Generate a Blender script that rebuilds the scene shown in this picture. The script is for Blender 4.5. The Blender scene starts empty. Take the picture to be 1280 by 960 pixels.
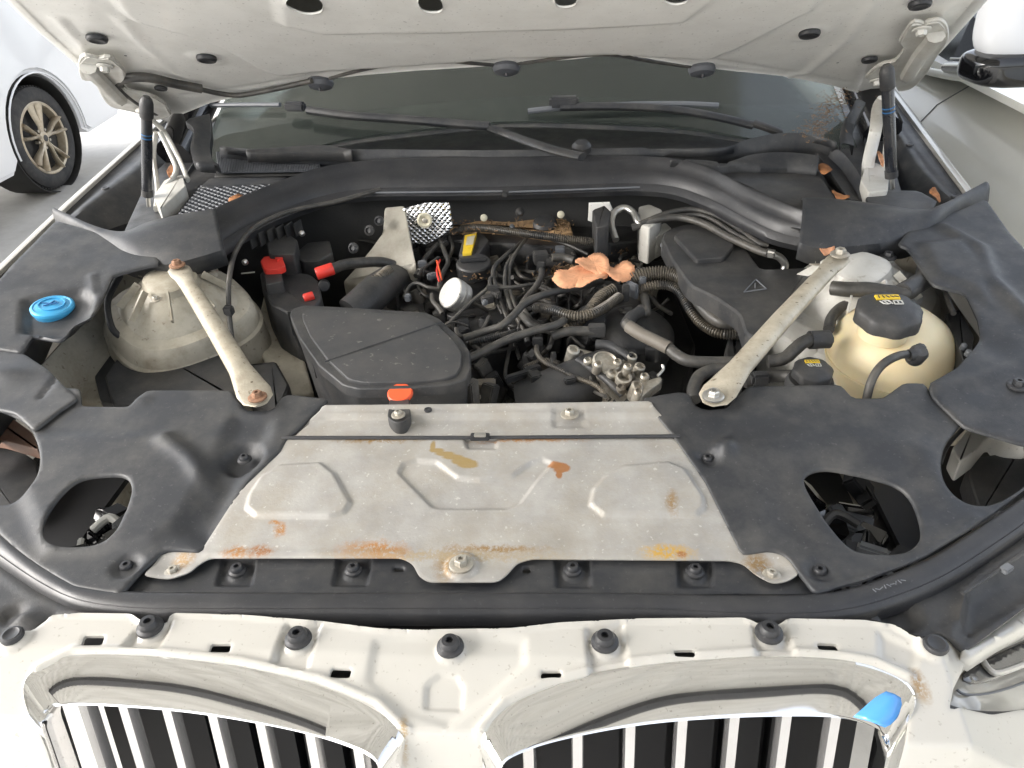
import bpy, bmesh, math, random
import numpy as np
from mathutils import Vector, Matrix
from mathutils.geometry import delaunay_2d_cdt
random.seed(7); rng = np.random.RandomState(7)
SC = bpy.context.scene
COL = SC.collection
# ------------------------------------------------------------------ camera
PI_, YA, RO = math.radians(33.388), math.radians(5.336), math.radians(-3.332)
CP = np.array([.131, 0, 1.626]); FPX = 948.1
Fv = np.array([-math.sin(YA)*math.cos(PI_), math.cos(YA)*math.cos(PI_), -math.sin(PI_)])
Rv = np.array([math.cos(YA), math.sin(YA), 0.]); Uv = np.cross(Rv, Fv)
Rv, Uv = math.cos(RO)*Rv+math.sin(RO)*Uv, -math.sin(RO)*Rv+math.cos(RO)*Uv
cd = bpy.data.cameras.new('camera'); cam = bpy.data.objects.new('camera', cd); COL.objects.link(cam)
cd.sensor_width = 36; cd.lens = 36*FPX/1280; cd.clip_start = .02; cd.clip_end = 500
M = Matrix.Identity(4)
for i in range(3):
    M[i][0], M[i][1], M[i][2], M[i][3] = Rv[i], Uv[i], -Fv[i], CP[i]
cam.matrix_world = M
SC.camera = cam
# ------------------------------------------------------------------ sky, sun, exposure
w = bpy.data.worlds.new('World'); SC.world = w; w.use_nodes = True
nt = w.node_tree; bg = nt.nodes['Background']
sky = nt.nodes.new('ShaderNodeTexSky'); sky.sky_type = 'NISHITA'; sky.sun_disc = False
SUN_EL, SUN_AZ = math.radians(36), math.radians(252)      # azimuth measured clockwise from +Y
sky.sun_elevation = SUN_EL; sky.sun_rotation = SUN_AZ; sky.air_density = 1.0; sky.dust_density = 4; sky.ozone_density = 1
hs = nt.nodes.new('ShaderNodeHueSaturation'); hs.inputs['Saturation'].default_value = .35; nt.links.new(sky.outputs[0], hs.inputs['Color']); nt.links.new(hs.outputs[0], bg.inputs[0]); bg.inputs[1].default_value = .15
sd = bpy.data.lights.new('sun', 'SUN'); sun = bpy.data.objects.new('sun', sd); COL.objects.link(sun)
sd.energy = .7; sd.angle = math.radians(60); sd.color = (1, .985, .96)
sv = Vector((math.sin(SUN_AZ)*math.cos(SUN_EL), math.cos(SUN_AZ)*math.cos(SUN_EL), math.sin(SUN_EL)))
sun.rotation_euler = sv.to_track_quat('Z', 'Y').to_euler(); sun.location = sv*20
SC.view_settings.view_transform = 'Standard'; SC.view_settings.look = 'None'
SC.view_settings.exposure = 1.98; SC.view_settings.gamma = 1
SC.render.resolution_x = 1024; SC.render.resolution_y = 768

# ------------------------------------------------------------------ sight lines onto real surfaces
def ray(x, y): return Fv+Rv*(x-640)/FPX-Uv*(y-480)/FPX
def P(x, y, z): d = ray(x, y); return CP+d*((z-CP[2])/d[2])
def PY(x, y, Y): d = ray(x, y); return CP+d*(Y/d[1])
def PX(x, y, X): d = ray(x, y); return CP+d*((X-CP[0])/d[0])
def PH(x, y, H):
    d = ray(x, y); d = d/d[1]
    ts = np.linspace(.25, 3.4, 200); Q = CP+ts[:, None]*d
    g = Q[:, 2]-H(Q[:, 0], Q[:, 1]); k = np.where(np.sign(g[1:]) != np.sign(g[:-1]))[0]
    if len(k) == 0: return P(x, y, 1.0)
    a, b = ts[k[0]], ts[k[0]+1]; ga = g[k[0]]
    for _ in range(30):
        m = (a+b)/2; q = CP+m*d; gm = q[2]-H(np.array([q[0]]), np.array([q[1]]))[0]
        if (gm > 0) == (ga > 0): a = m
        else: b = m
    return CP+a*d
def HC(x, y): return np.interp(y, [.3, .5, .62, .78, .9, 1.22, 1.5, 1.75], [.94, .955, .955, .985, 1.005, 1.065, 1.10, 1.13])
def off(H, dz): return lambda x, y: H(x, y)+dz

# ------------------------------------------------------------------ materials
MATS = {}
def mat(name, col, rough=.5, metal=0., coat=0., var=0., vscale=8, dust=0., dustcol=(.28, .26, .22), spk=0., spkcol=(.5, .48, .44), spks=260,
        bump=0., bscale=400, spec=.5, rv=0., trans=0., sub=0.):
    if name in MATS: return MATS[name]
    m = bpy.data.materials.new(name); m.use_nodes = True; N = m.node_tree.nodes; L = m.node_tree.links
    b = N['Principled BSDF']
    b.inputs['Base Color'].default_value = (*col, 1); b.inputs['Roughness'].default_value = rough; b.inputs['Metallic'].default_value = metal
    b.inputs['Coat Weight'].default_value = coat; b.inputs['Coat Roughness'].default_value = .08
    b.inputs['Specular IOR Level'].default_value = spec; b.inputs['Transmission Weight'].default_value = trans
    if sub: b.inputs['Subsurface Weight'].default_value = sub; b.inputs['Subsurface Radius'].default_value = (.02, .015, .008)
    tc = N.new('ShaderNodeTexCoord')
    def noise(s, d=4, r=.6):
        n = N.new('ShaderNodeTexNoise'); n.inputs['Scale'].default_value = s; n.inputs['Detail'].default_value = d; n.inputs['Roughness'].default_value = r
        L.new(tc.outputs['Object'], n.inputs['Vector']); return n.outputs['Fac']
    def ramp(v, a, bb):
        n = N.new('ShaderNodeMapRange'); n.inputs[1].default_value = a; n.inputs[2].default_value = bb; n.clamp = True; L.new(v, n.inputs[0]); return n.outputs[0]
    def mul(v, k):
        n = N.new('ShaderNodeMath'); n.operation = 'MULTIPLY'; L.new(v, n.inputs[0]); n.inputs[1].default_value = k; return n.outputs[0]
    def mix(f, a, c):
        n = N.new('ShaderNodeMix'); n.data_type = 'RGBA'; L.new(f, n.inputs['Factor'])
        if isinstance(a, tuple): n.inputs['A'].default_value = (*a, 1)
        else: L.new(a, n.inputs['A'])
        if isinstance(c, tuple): n.inputs['B'].default_value = (*c, 1)
        else: L.new(c, n.inputs['B'])
        return n.outputs['Result']
    cur = col
    if var: cur = mix(ramp(noise(vscale), .3, .7), tuple(c*(1-var) for c in col), tuple(min(1, c*(1+var)) for c in col))
    if dust: cur = mix(mul(ramp(noise(14, 6, .7), .42, .72), dust), cur, dustcol)
    if spk:
        cur = mix(mul(ramp(noise(spks, 2, .5), .66, .74), spk), cur, spkcol)
    if not isinstance(cur, tuple): L.new(cur, b.inputs['Base Color'])
    if rv: L.new(ramp(noise(22, 5, .65), .25, .75), (rr := N.new('ShaderNodeMapRange')).inputs[0]); rr.inputs[3].default_value = max(.03, rough-rv); rr.inputs[4].default_value = min(1, rough+rv); L.new(rr.outputs[0], b.inputs['Roughness'])
    if bump:
        bn = N.new('ShaderNodeBump'); bn.inputs['Strength'].default_value = bump; bn.inputs['Distance'].default_value = .002
        L.new(noise(bscale, 3, .6), bn.inputs['Height']); L.new(bn.outputs[0], b.inputs['Normal'])
    m['_'] = 0; del m['_']
    MATS[name] = m; m['h'] = 1; del m['h']
    m_nodes[name] = (N, L, b, tc, noise, ramp, mul, mix, cur)
    return m
m_nodes = {}
COVER = mat('dusty_black_plastic', (.022, .024, .028), .5, var=.15, vscale=5, dust=.16, spk=.25, spkcol=(.15, .145, .14), spks=190, bump=.12, bscale=700, rv=.08)
BAYPL = mat('moulded_black_plastic', (.028, .029, .031), .5, var=.25, dust=.4, dustcol=(.12, .11, .095), spk=.3, spkcol=(.14, .13, .12), bump=.15, bscale=500, rv=.1)
RUB = mat('black_rubber', (.024, .025, .028), .42, var=.1, dust=.16, dustcol=(.14, .13, .12), spk=.15, spkcol=(.2, .2, .2), bump=.1, rv=.12)
DARK = mat('dark_grime', (.024, .024, .023), .7, dust=.2, dustcol=(.05, .045, .04), bump=.3, bscale=200)
HOSE = mat('rubber_hose', (.038, .037, .035), .5, var=.25, dust=.6, dustcol=(.17, .155, .13), bump=.15, rv=.12)
CORR = mat('corrugated_loom', (.032, .032, .032), .42, dust=.7, dustcol=(.24, .20, .14), rv=.1)
PAINT = mat('white_paint', (.49, .475, .435), .28, coat=.6, var=.02, dust=.10, dustcol=(.42, .38, .3), spk=.5, spkcol=(.25, .22, .18), spks=190)
PAINTU = mat('white_underside_paint', (.86, .85, .81), .38, coat=.25, var=.03, dust=.14, dustcol=(.36, .33, .27), spk=.4, spkcol=(.2, .18, .15), spks=150)
BAYW = mat('dirty_bay_paint', (.46, .43, .355), .5, var=.1, vscale=10, dust=.75, dustcol=(.2, .165, .11), spk=.6, spkcol=(.12, .09, .06), spks=90, bump=.06, rv=.1)
SILV = mat('corroded_cast_metal', (.44, .40, .32), .48, metal=.35, var=.25, vscale=25, dust=.6, dustcol=(.22, .18, .12), spk=.9, spkcol=(.12, .095, .06), spks=140, bump=.3, bscale=300)
ALU = mat('dirty_aluminium', (.36, .35, .33), .5, metal=.3, var=.16, vscale=18, dust=.5, dustcol=(.29, .25, .18), spk=.35, spkcol=(.72, .7, .66), spks=170, bump=.16, bscale=260, rv=.08)
GRB = mat('grille_black', (.006, .006, .007), .5, spec=.25)
CHROME = mat('chrome', (.86, .86, .85), .045, metal=1, var=.01, dust=.06, dustcol=(.45, .44, .42), spk=.6, spkcol=(.4, .38, .34), spks=330, rv=.01)
SATIN = mat('satin_chrome_slat', (.8, .79, .79), .22, metal=.85, dust=.15)
STEEL = mat('dull_steel', (.42, .40, .35), .45, metal=.55, var=.3, vscale=90, dust=.5, dustcol=(.24, .17, .10), bump=.2)
BRIGHT = mat('bright_pipe_metal', (.6, .59, .56), .3, metal=.9, dust=.3)
RUSTY = mat('rusty_bolt', (.28, .16, .10), .7, metal=.4, var=.4, vscale=200, bump=.3)
GRIME = mat('dusty_grey_casting', (.13, .12, .105), .65, var=.4, vscale=40, dust=.7, dustcol=(.22, .18, .12), spk=.8, spkcol=(.3, .22, .12), bump=.5, bscale=150)
TANK = mat('aged_translucent_plastic', (.82, .71, .47), .42, var=.08, vscale=14, dust=.25, dustcol=(.5, .34, .13), sub=.5)
BLUE = mat('blue_cap_plastic', (.05, .34, .62), .4, var=.05, dust=.08)
BLUEM = mat('blue_mark', (.01, .10, .26), .5)
BLUEP = mat('blue_glossy_patch', (.08, .32, .75), .2, coat=.5)
RED = mat('red_plastic', (.72, .045, .03), .4, coat=.1)
ORANGE = mat('orange_red_rubber', (.75, .10, .03), .45)
YEL = mat('yellow_label', (.72, .5, .03), .5, spk=.4, spkcol=(.2, .14, .02), spks=300)
WPRT = mat('pale_label_print', (.5, .5, .47), .5)
WLAB = mat('pale_label', (.5, .47, .36), .5, spk=.7, spkcol=(.35, .15, .03), spks=200)
SILCAP = mat('worn_silver_cap', (.52, .51, .48), .4, metal=.5, spk=1, spkcol=(.06, .055, .05), spks=190, bump=.3, bscale=200)
LEAF = mat('orange_dead_leaf', (.70, .36, .20), .75, var=.2, vscale=40, dust=.5, dustcol=(.48, .17, .07), spk=.5, spkcol=(.25, .09, .03), spks=120, bump=.5, bscale=90)
LEAFB = mat('brown_dead_leaf', (.30, .125, .045), .75, var=.4, vscale=60, bump=.4)
MULCH = mat('leaf_debris', (.17, .105, .055), .85, var=.5, vscale=120, bump=.5)
FOIL = mat('heat_shield_foil', (.8, .8, .8), .25, metal=1)
GLOSS = mat('gloss_black', (.006, .006, .007), .08, coat=.5)
TYRE = mat('tyre_rubber', (.028, .028, .03), .75, dust=.5, dustcol=(.1, .095, .085), bump=.2, bscale=150)
RIM = mat('dusty_alloy', (.52, .46, .36), .4, metal=.5, dust=.6, dustcol=(.25, .17, .10))
CARW = mat('neighbour_white_paint', (.78, .79, .81), .25, coat=.8)
CARB = mat('neighbour_cream_paint', (.88, .87, .80), .28, coat=.7, var=.02)
MESHM = mat('grey_grille_plastic', (.085, .09, .10), .45)
LENS = mat('headlamp_lens', (.40, .385, .34), .1, coat=1, var=.15, vscale=12)
LENSD = mat('headlamp_dark', (.05, .05, .05), .2, coat=1)
GREYP = mat('grey_plastic_edge', (.12, .13, .145), .4, dust=.2)
SEAT = mat('beige_interior', (.25, .23, .20), .8)

def glass():
    m = bpy.data.materials.new('windscreen_glass'); m.use_nodes = True; N = m.node_tree.nodes; L = m.node_tree.links
    b = N['Principled BSDF']; b.inputs['Base Color'].default_value = (.50, .56, .52, 1); b.inputs['Roughness'].default_value = .03
    b.inputs['Transmission Weight'].default_value = .96; b.inputs['IOR'].default_value = 1.45
    tc = N.new('ShaderNodeTexCoord'); n = N.new('ShaderNodeTexNoise'); n.inputs['Scale'].default_value = 35; n.inputs['Detail'].default_value = 6
    L.new(tc.outputs['Object'], n.inputs['Vector'])
    r = N.new('ShaderNodeMapRange'); r.inputs[1].default_value = .35; r.inputs[2].default_value = .8; r.inputs[3].default_value = .07; r.inputs[4].default_value = .16
    L.new(n.outputs['Fac'], r.inputs[0]); L.new(r.outputs[0], b.inputs['Roughness'])
    return m
GLASS = glass()

# quilted foil relief
N, L, b, tc, noise, ramp, mul, mix, cur = m_nodes['heat_shield_foil']
wv = []
for rot in (.8, -.75):
    mp = N.new('ShaderNodeMapping'); mp.inputs['Rotation'].default_value = (0, rot, 0); L.new(tc.outputs['Object'], mp.inputs['Vector'])
    wt = N.new('ShaderNodeTexWave'); wt.inputs['Scale'].default_value = 36; wt.inputs['Distortion'].default_value = 1.5; wt.inputs['Detail'].default_value = 2; wt.inputs['Detail Scale'].default_value = 3
    L.new(mp.outputs[0], wt.inputs['Vector']); wv.append(wt.outputs['Fac'])
mm = N.new('ShaderNodeMath'); mm.operation = 'MINIMUM'; L.new(wv[0], mm.inputs[0]); L.new(wv[1], mm.inputs[1])
bn = N.new('ShaderNodeBump'); bn.inputs['Strength'].default_value = .8; bn.inputs['Distance'].default_value = .006
L.new(mm.outputs[0], bn.inputs['Height']); L.new(bn.outputs[0], b.inputs['Normal'])

def stains(mname, lst):
    """rust and oil marks with a shape of their own, at their place on the sheet"""
    N, L, b, tc, noise, ramp, mul, mix, cur = m_nodes[mname]
    nz = N.new('ShaderNodeTexNoise'); nz.inputs['Scale'].default_value = 70; nz.inputs['Detail'].default_value = 9; nz.inputs['Roughness'].default_value = .78; L.new(tc.outputs['Object'], nz.inputs['Vector'])
    fine = None; sb = N.new('ShaderNodeVectorMath'); sb.operation = 'SUBTRACT'; L.new(nz.outputs['Color'], sb.inputs[0]); sb.inputs[1].default_value = (.5, .5, .5)
    for (p, rx, ry, col, wob, hard) in lst:
        sc = N.new('ShaderNodeVectorMath'); sc.operation = 'SCALE'; L.new(sb.outputs[0], sc.inputs[0]); sc.inputs['Scale'].default_value = wob
        ad = N.new('ShaderNodeVectorMath'); ad.operation = 'ADD'; L.new(tc.outputs['Object'], ad.inputs[0]); L.new(sc.outputs[0], ad.inputs[1])
        s2 = N.new('ShaderNodeVectorMath'); s2.operation = 'SUBTRACT'; L.new(ad.outputs[0], s2.inputs[0]); s2.inputs[1].default_value = tuple(p)
        s3 = N.new('ShaderNodeVectorMath'); s3.operation = 'MULTIPLY'; L.new(s2.outputs[0], s3.inputs[0]); s3.inputs[1].default_value = (1/rx, 1/ry, 0)
        ln = N.new('ShaderNodeVectorMath'); ln.operation = 'LENGTH'; L.new(s3.outputs[0], ln.inputs[0])
        f = ramp(ln.outputs['Value'], 1.0+hard, 1.0-hard)
        if hard > .3:
            if fine is None: fine = ramp(noise(260, 4, .7), .36, .52)
            pr_ = N.new('ShaderNodeMath'); pr_.operation = 'MULTIPLY'; L.new(f, pr_.inputs[0]); L.new(fine, pr_.inputs[1]); f = pr_.outputs[0]
        cur = mix(mul(f, .95), cur, col)
    L.new(cur, b.inputs['Base Color'])

# ------------------------------------------------------------------ mesh helpers
def link(name, me, m, parent=None, label=None):
    o = bpy.data.objects.new(name, me); COL.objects.link(o)
    if m is not None and not me.materials: me.materials.append(m)
    if parent is not None:
        o.parent = parent
        r = parent
        while r.parent: r = r.parent
        if r.type == 'EMPTY' and parent is r: o.matrix_parent_inverse = Matrix.Translation(-Vector(r.location))
    if label: o['label'] = label
    return o
def mesh(vs, fs, smooth=True, ang=38):
    me = bpy.data.meshes.new('mesh'); me.from_pydata([tuple(map(float, v)) for v in vs], [], [tuple(f) for f in fs]); me.update()
    if smooth:
        me.polygons.foreach_set('use_smooth', [True]*len(me.polygons)); me.set_sharp_from_angle(angle=math.radians(ang))
    return me
class MB:
    def __init__(s): s.v = []; s.f = []
    def add(s, vs, fs):
        n = len(s.v); s.v += [np.array(v, float) for v in vs]; s.f += [tuple(i+n for i in f) for f in fs]; return s
    def box(s, c, sz, R=None, taper=1.):
        R = np.eye(3) if R is None else R; h = np.array(sz)/2; vs = []
        for k in (-1, 1):
            t = taper if k > 0 else 1
            for i, j in ((-1, -1), (1, -1), (1, 1), (-1, 1)): vs.append(np.array(c)+R@(h*np.array([i*t, j*t, k])))
        return s.add(vs, [(3, 2, 1, 0), (4, 5, 6, 7), (0, 1, 5, 4), (1, 2, 6, 5), (2, 3, 7, 6), (3, 0, 4, 7)])
    def tube(s, pts, r, seg=10, rz=None, cap=True):
        pts = [np.array(p, float) for p in pts]; n = len(pts); r = r if hasattr(r, '__len__') else [r]*n
        up = None; rings = []
        for i in range(n):
            t = pts[min(i+1, n-1)]-pts[max(i-1, 0)]; t = t/(np.linalg.norm(t)+1e-9)
            if up is None:
                a = np.array([0, 0, 1.]) if abs(t[2]) < .9 else np.array([1., 0, 0]); up = np.cross(np.cross(t, a), t)
            up = up-t*(up@t); up /= np.linalg.norm(up)+1e-9; sd_ = np.cross(t, up)
            rr = r[i]; ru, rs = (rr if isinstance(rr, tuple) else (rr, rr))
            rings.append([pts[i]+up*ru*math.sin(a)+sd_*rs*math.cos(a) for a in np.linspace(0, 2*math.pi, seg, endpoint=False)])
        vs = [v for g in rings for v in g]; fs = []
        for i in range(n-1):
            for j in range(seg):
                k = (j+1) % seg; fs.append((i*seg+j, (i+1)*seg+j, (i+1)*seg+k, i*seg+k))
        if cap: fs += [tuple(range(seg)), tuple((n-1)*seg+j for j in reversed(range(seg)))]
        return s.add(vs, fs)
    def lathe(s, prof, c, ax=(0, 0, 1), seg=32, mod=None):
        ax = np.array(ax, float); ax /= np.linalg.norm(ax); a = np.array([1., 0, 0]) if abs(ax[0]) < .9 else np.array([0, 1., 0])
        u = np.cross(ax, a); u /= np.linalg.norm(u); v = np.cross(ax, u); vs = []
        for (r, h) in prof:
            for j in range(seg):
                t = 2*math.pi*j/seg; q = r*(mod(t) if mod else 1)
                vs.append(np.array(c)+ax*h+q*(u*math.cos(t)+v*math.sin(t)))
        fs = []
        for i in range(len(prof)-1):
            for j in range(seg):
                k = (j+1) % seg; fs.append((i*seg+j, i*seg+k, (i+1)*seg+k, (i+1)*seg+j))
        fs += [tuple(reversed(range(seg))), tuple((len(prof)-1)*seg+j for j in range(seg))]
        return s.add(vs, fs)
    def mesh(s, smooth=True, ang=38): return mesh(s.v, s.f, smooth, ang)
    def obj(s, name, m, parent=None, label=None, smooth=True, ang=38): return link(name, s.mesh(smooth, ang), m, parent, label)
def rotz(a): c, s = math.cos(a), math.sin(a); return np.array([[c, -s, 0], [s, c, 0], [0, 0, 1.]])
def rotx(a): c, s = math.cos(a), math.sin(a); return np.array([[1, 0, 0], [0, c, -s], [0, s, c]])
def roty(a): c, s = math.cos(a), math.sin(a); return np.array([[c, 0, s], [0, 1, 0], [-s, 0, c]])
def crv(pts, n=6, closed=False):
    pts = [np.array(p, float) for p in pts]; m = len(pts); out = []
    for i in range(m if closed else m-1):
        g = (lambda k: pts[k % m]) if closed else (lambda k: pts[min(max(k, 0), m-1)])
        a, b_, c, d = g(i-1), g(i), g(i+1), g(i+2)
        for j in range(n):
            t = j/n; out.append(.5*((2*b_)+(-a+c)*t+(2*a-5*b_+4*c-d)*t*t+(-a+3*b_-3*c+d)*t**3))
    if not closed: out.append(pts[-1])
    return out
def even(pts, step):
    pts = np.array(pts); d = np.r_[0, np.cumsum(np.linalg.norm(np.diff(pts, axis=0), axis=1))]
    n = max(2, int(d[-1]/step)+1); s = np.linspace(0, d[-1], n)
    return np.stack([np.interp(s, d, pts[:, k]) for k in range(pts.shape[1])], 1)
def chaikin(pts, it=2, f=.25):
    pts = [np.array(p, float) for p in pts]
    for _ in range(it):
        o = []
        for i in range(len(pts)):
            a, b_ = pts[i], pts[(i+1) % len(pts)]; o += [a*(1-f)+b_*f, a*f+b_*(1-f)]
        pts = o
    return pts
def fillet(pts, r=.006, f=.4, n=4):
    pts = [np.array(p, float) for p in pts]; o = []; m = len(pts)
    for i in range(m):
        a, b_, c = pts[i-1], pts[i], pts[(i+1) % m]; u, v = a-b_, c-b_; lu, lv = np.linalg.norm(u), np.linalg.norm(v)
        if lu < 1e-9 or lv < 1e-9: continue
        co = (u@v)/(lu*lv)
        if co < -.985: o.append(b_); continue
        p, q = b_+u/lu*min(r*2, lu*f), b_+v/lv*min(r*2, lv*f)
        for k in range(n+1): t = k/n; o.append(p*(1-t)**2+2*b_*t*(1-t)+q*t*t)
    return o
def inpoly(x, y, poly):
    poly = np.array(poly); c = np.zeros(np.shape(x), bool); n = len(poly)
    for i in range(n):
        x1, y1 = poly[i][:2]; x2, y2 = poly[(i+1) % n][:2]
        if y1 == y2: continue
        k = ((y1 > y) != (y2 > y)) & (x < (x2-x1)*(y-y1)/(y2-y1)+x1); c ^= k
    return c
def segdist(x, y, pts, closed=True):
    d = np.full(np.shape(x), 9.); n = len(pts)
    for i in range(n if closed else n-1):
        a = np.array(pts[i][:2]); b_ = np.array(pts[(i+1) % n][:2]); e = b_-a; l = e@e+1e-12
        t = np.clip(((x-a[0])*e[0]+(y-a[1])*e[1])/l, 0, 1)
        d = np.minimum(d, np.hypot(x-a[0]-t*e[0], y-a[1]-t*e[1]))
    return d
def sm(t): t = np.clip(t, 0, 1); return t*t*(3-2*t)
def sheet(name, outl, H, m, parent, holes=(), bumps=(), res=.008, t=.004, rnd=1, lip=.0012, label=None, world=False, ang=62, rad=.0032, hrad=.02):
    """moulded or pressed sheet: outline and holes found on surface H, relief raised from it, real thickness"""
    conv = (lambda p: np.array(p[:2], float)) if world else (lambda p: (PH(p[0], p[1], H)[:2] if len(p) == 2 else np.array(p[2:4], float)))
    rd = lambda pl: fillet(pl, rad) if rnd else pl
    O_ = rd([conv(p) for p in outl]); Hs = [fillet([conv(p) for p in h], .0012 if len(h) == 4 else hrad, .45) for h in holes]
    W = []
    for bmp in bumps:
        k = bmp[0]
        if k in ('g', 'disc'): c = PH(bmp[1], bmp[2], H); W.append((k, c[0], c[1])+tuple(bmp[3:]))
        else: W.append((k, [PH(q[0], q[1], H)[:2] for q in bmp[1]])+tuple(bmp[2:]))
    def relief(x, y):
        z = np.zeros_like(x)
        for q in W:
            if q[0] == 'g': z += q[5]*np.exp(-((x-q[1])/q[3])**2-((y-q[2])/q[4])**2)
            elif q[0] == 'disc': z += q[4]*sm((q[3]-np.hypot(x-q[1], y-q[2]))/q[5]+.5)
            elif q[0] == 'poly':
                d = segdist(x, y, q[1]); s = np.where(inpoly(x, y, q[1]), d, -d); z += q[2]*sm(s/q[3]+.5)
            elif q[0] == 'line': z += q[3]*np.exp(-(segdist(x, y, q[1], False)/q[2])**2)
        return z
    def ring(pl, step, inset=0):
        pl = np.array(pl+[pl[0]]); e = even(pl, step)[:-1]
        return e
    loops = [ring(list(O_), res*1.2)]+[ring(list(h), res*.7) for h in Hs]
    x0, y0 = loops[0].min(0); x1, y1 = loops[0].max(0)
    gx, gy = np.meshgrid(np.arange(x0, x1, res), np.arange(y0, y1, res*.87)); gx = gx.copy(); gx[1::2] += res/2
    gx, gy = gx.ravel(), gy.ravel()
    din = np.minimum.reduce([segdist(gx, gy, lp) for lp in loops])
    k = inpoly(gx, gy, loops[0]) & (din > res*.55)
    for h in loops[1:]: k &= ~inpoly(gx, gy, h)
    gx, gy = gx[k], gy[k]
    # narrow inset ring for a rolled edge
    ins = []
    for li, lp in enumerate(loops):
        nx = np.roll(lp, -1, 0)-np.roll(lp, 1, 0); nn = np.stack([-nx[:, 1], nx[:, 0]], 1); nn /= np.linalg.norm(nn, axis=1)[:, None]+1e-9
        for sgn in (1, -1):
            q = lp+nn*sgn*min(.0025, res*.4); ok = inpoly(q[:, 0], q[:, 1], loops[0])
            for h in loops[1:]: ok &= ~inpoly(q[:, 0], q[:, 1], h)
            ok &= np.minimum.reduce([segdist(q[:, 0], q[:, 1], l2) for l2 in loops]) > min(.0025, res*.4)*.7
            ins.append(q[ok])
    pts = [tuple(p) for lp in loops for p in lp]; edges = []; n = 0
    for lp in loops:
        edges += [(n+i, n+(i+1) % len(lp)) for i in range(len(lp))]; n += len(lp)
    nb = n
    pts += [tuple(p) for q in ins for p in q]+list(zip(gx, gy))
    vv, _, ff, _, _, _ = delaunay_2d_cdt([Vector((float(a), float(b_))) for a, b_ in pts], edges, [], 0, 1e-6)
    V = np.array([(v.x, v.y) for v in vv]); Fc = np.array([tuple(f) for f in ff])
    cx = V[Fc].mean(1); k = inpoly(cx[:, 0], cx[:, 1], loops[0])
    for h in loops[1:]: k &= ~inpoly(cx[:, 0], cx[:, 1], h)
    Fc = Fc[k]
    a = V[Fc]; ar = (a[:, 1, 0]-a[:, 0, 0])*(a[:, 2, 1]-a[:, 0, 1])-(a[:, 1, 1]-a[:, 0, 1])*(a[:, 2, 0]-a[:, 0, 0])
    Fc = np.where((ar < 0)[:, None], Fc[:, ::-1], Fc)
    z = H(V[:, 0], V[:, 1])+relief(V[:, 0], V[:, 1])
    if lip:
        d = np.minimum.reduce([segdist(V[:, 0], V[:, 1], lp) for lp in loops]); z = z-lip*sm(1-d/.0025)
    n = len(V); top = np.c_[V, z]; bot = np.c_[V, z-t]
    cnt = {}
    for f in Fc:
        for i in range(3): cnt[(f[i], f[(i+1) % 3])] = 1
    sides = [(a_, b_, b_+n, a_+n) for (a_, b_) in cnt if (b_, a_) not in cnt]
    sides = [(q[1], q[0], q[3], q[2]) for q in sides]
    fs = [tuple(int(i) for i in f) for f in Fc]+[tuple(int(i)+n for i in f[::-1]) for f in Fc]+[tuple(int(i) for i in q) for q in sides]
    return link(name, mesh(np.r_[top, bot], fs, True, ang), m, parent, label)
def loft(name, curves, m, parent, step=None, label=None, closed=False, ang=40, thick=0):
    n = max(len(c) for c in curves); C = []
    for c in curves:
        c = np.array(c); d = np.r_[0, np.cumsum(np.linalg.norm(np.diff(c, axis=0), axis=1))]; s = np.linspace(0, d[-1], step or n)
        C.append(np.stack([np.interp(s, d, c[:, k]) for k in range(3)], 1))
    n = len(C[0]); fs = []; kk = len(C)
    for i in range(kk if closed else kk-1):
        for j in range(n-1):
            q = (i+1) % kk; fs.append((i*n+j, i*n+j+1, q*n+j+1, q*n+j))
    o = link(name, mesh(np.concatenate(C), fs, True, ang), m, parent, label)
    if thick: md = o.modifiers.new('solid', 'SOLIDIFY'); md.thickness = thick; md.offset = -1
    return o
def prism(name, px, ztop, zbot, m, parent, bev=.004, inset=0., label=None, world=False, rnd=1, dome=0):
    """solid block from an outline at height ztop (number or list)"""
    zs = ztop if hasattr(ztop, '__len__') else [ztop]*len(px)
    pts = [np.array(list(p)+[z]) if world else P(p[0], p[1], z) for p, z in zip(px, zs)]
    if rnd: pts = fillet(pts, .0035*rnd, .42, 3)
    bm = bmesh.new(); top = [bm.verts.new(p) for p in pts]; c = sum(pts)/len(pts)
    bot = [bm.verts.new((p[0]+(c[0]-p[0])*inset, p[1]+(c[1]-p[1])*inset, zbot)) for p in pts]
    n = len(pts); ft = bm.faces.new(top); bm.faces.new(list(reversed(bot)))
    for i in range(n): bm.faces.new((top[i], bot[i], bot[(i+1) % n], top[(i+1) % n]))
    bmesh.ops.recalc_face_normals(bm, faces=bm.faces)
    if bev:
        bmesh.ops.bevel(bm, geom=[e for e in ft.edges], offset=bev, segments=3, affect='EDGES', profile=.6)
    me = bpy.data.meshes.new('mesh'); bm.to_mesh(me); bm.free()
    me.polygons.foreach_set('use_smooth', [True]*len(me.polygons)); me.set_sharp_from_angle(angle=math.radians(35))
    return link(name, me, m, parent, label)
def hose(name, pts, r, m, parent, corr=0, seg=10, label=None, n=7):
    w_ = [P(*p) if len(p) == 3 else np.array(p[:3]) for p in pts]
    c = crv(w_, n)
    if corr:
        e = even(c, corr/4); rr = [r*(1+.0*i) if (i//2) % 2 else r*.74 for i in range(len(e))]
    else: e = np.array(c); rr = [r]*len(e)
    return MB().tube(e, rr, seg).obj(name, m, parent, label, ang=60)
def root(name, label, cat, loc, group=None):
    o = bpy.data.objects.new(name, None); COL.objects.link(o); o.location = loc; o.empty_display_size = .1
    o['label'] = label; o['category'] = cat
    if group: o['group'] = group
    return o
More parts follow.
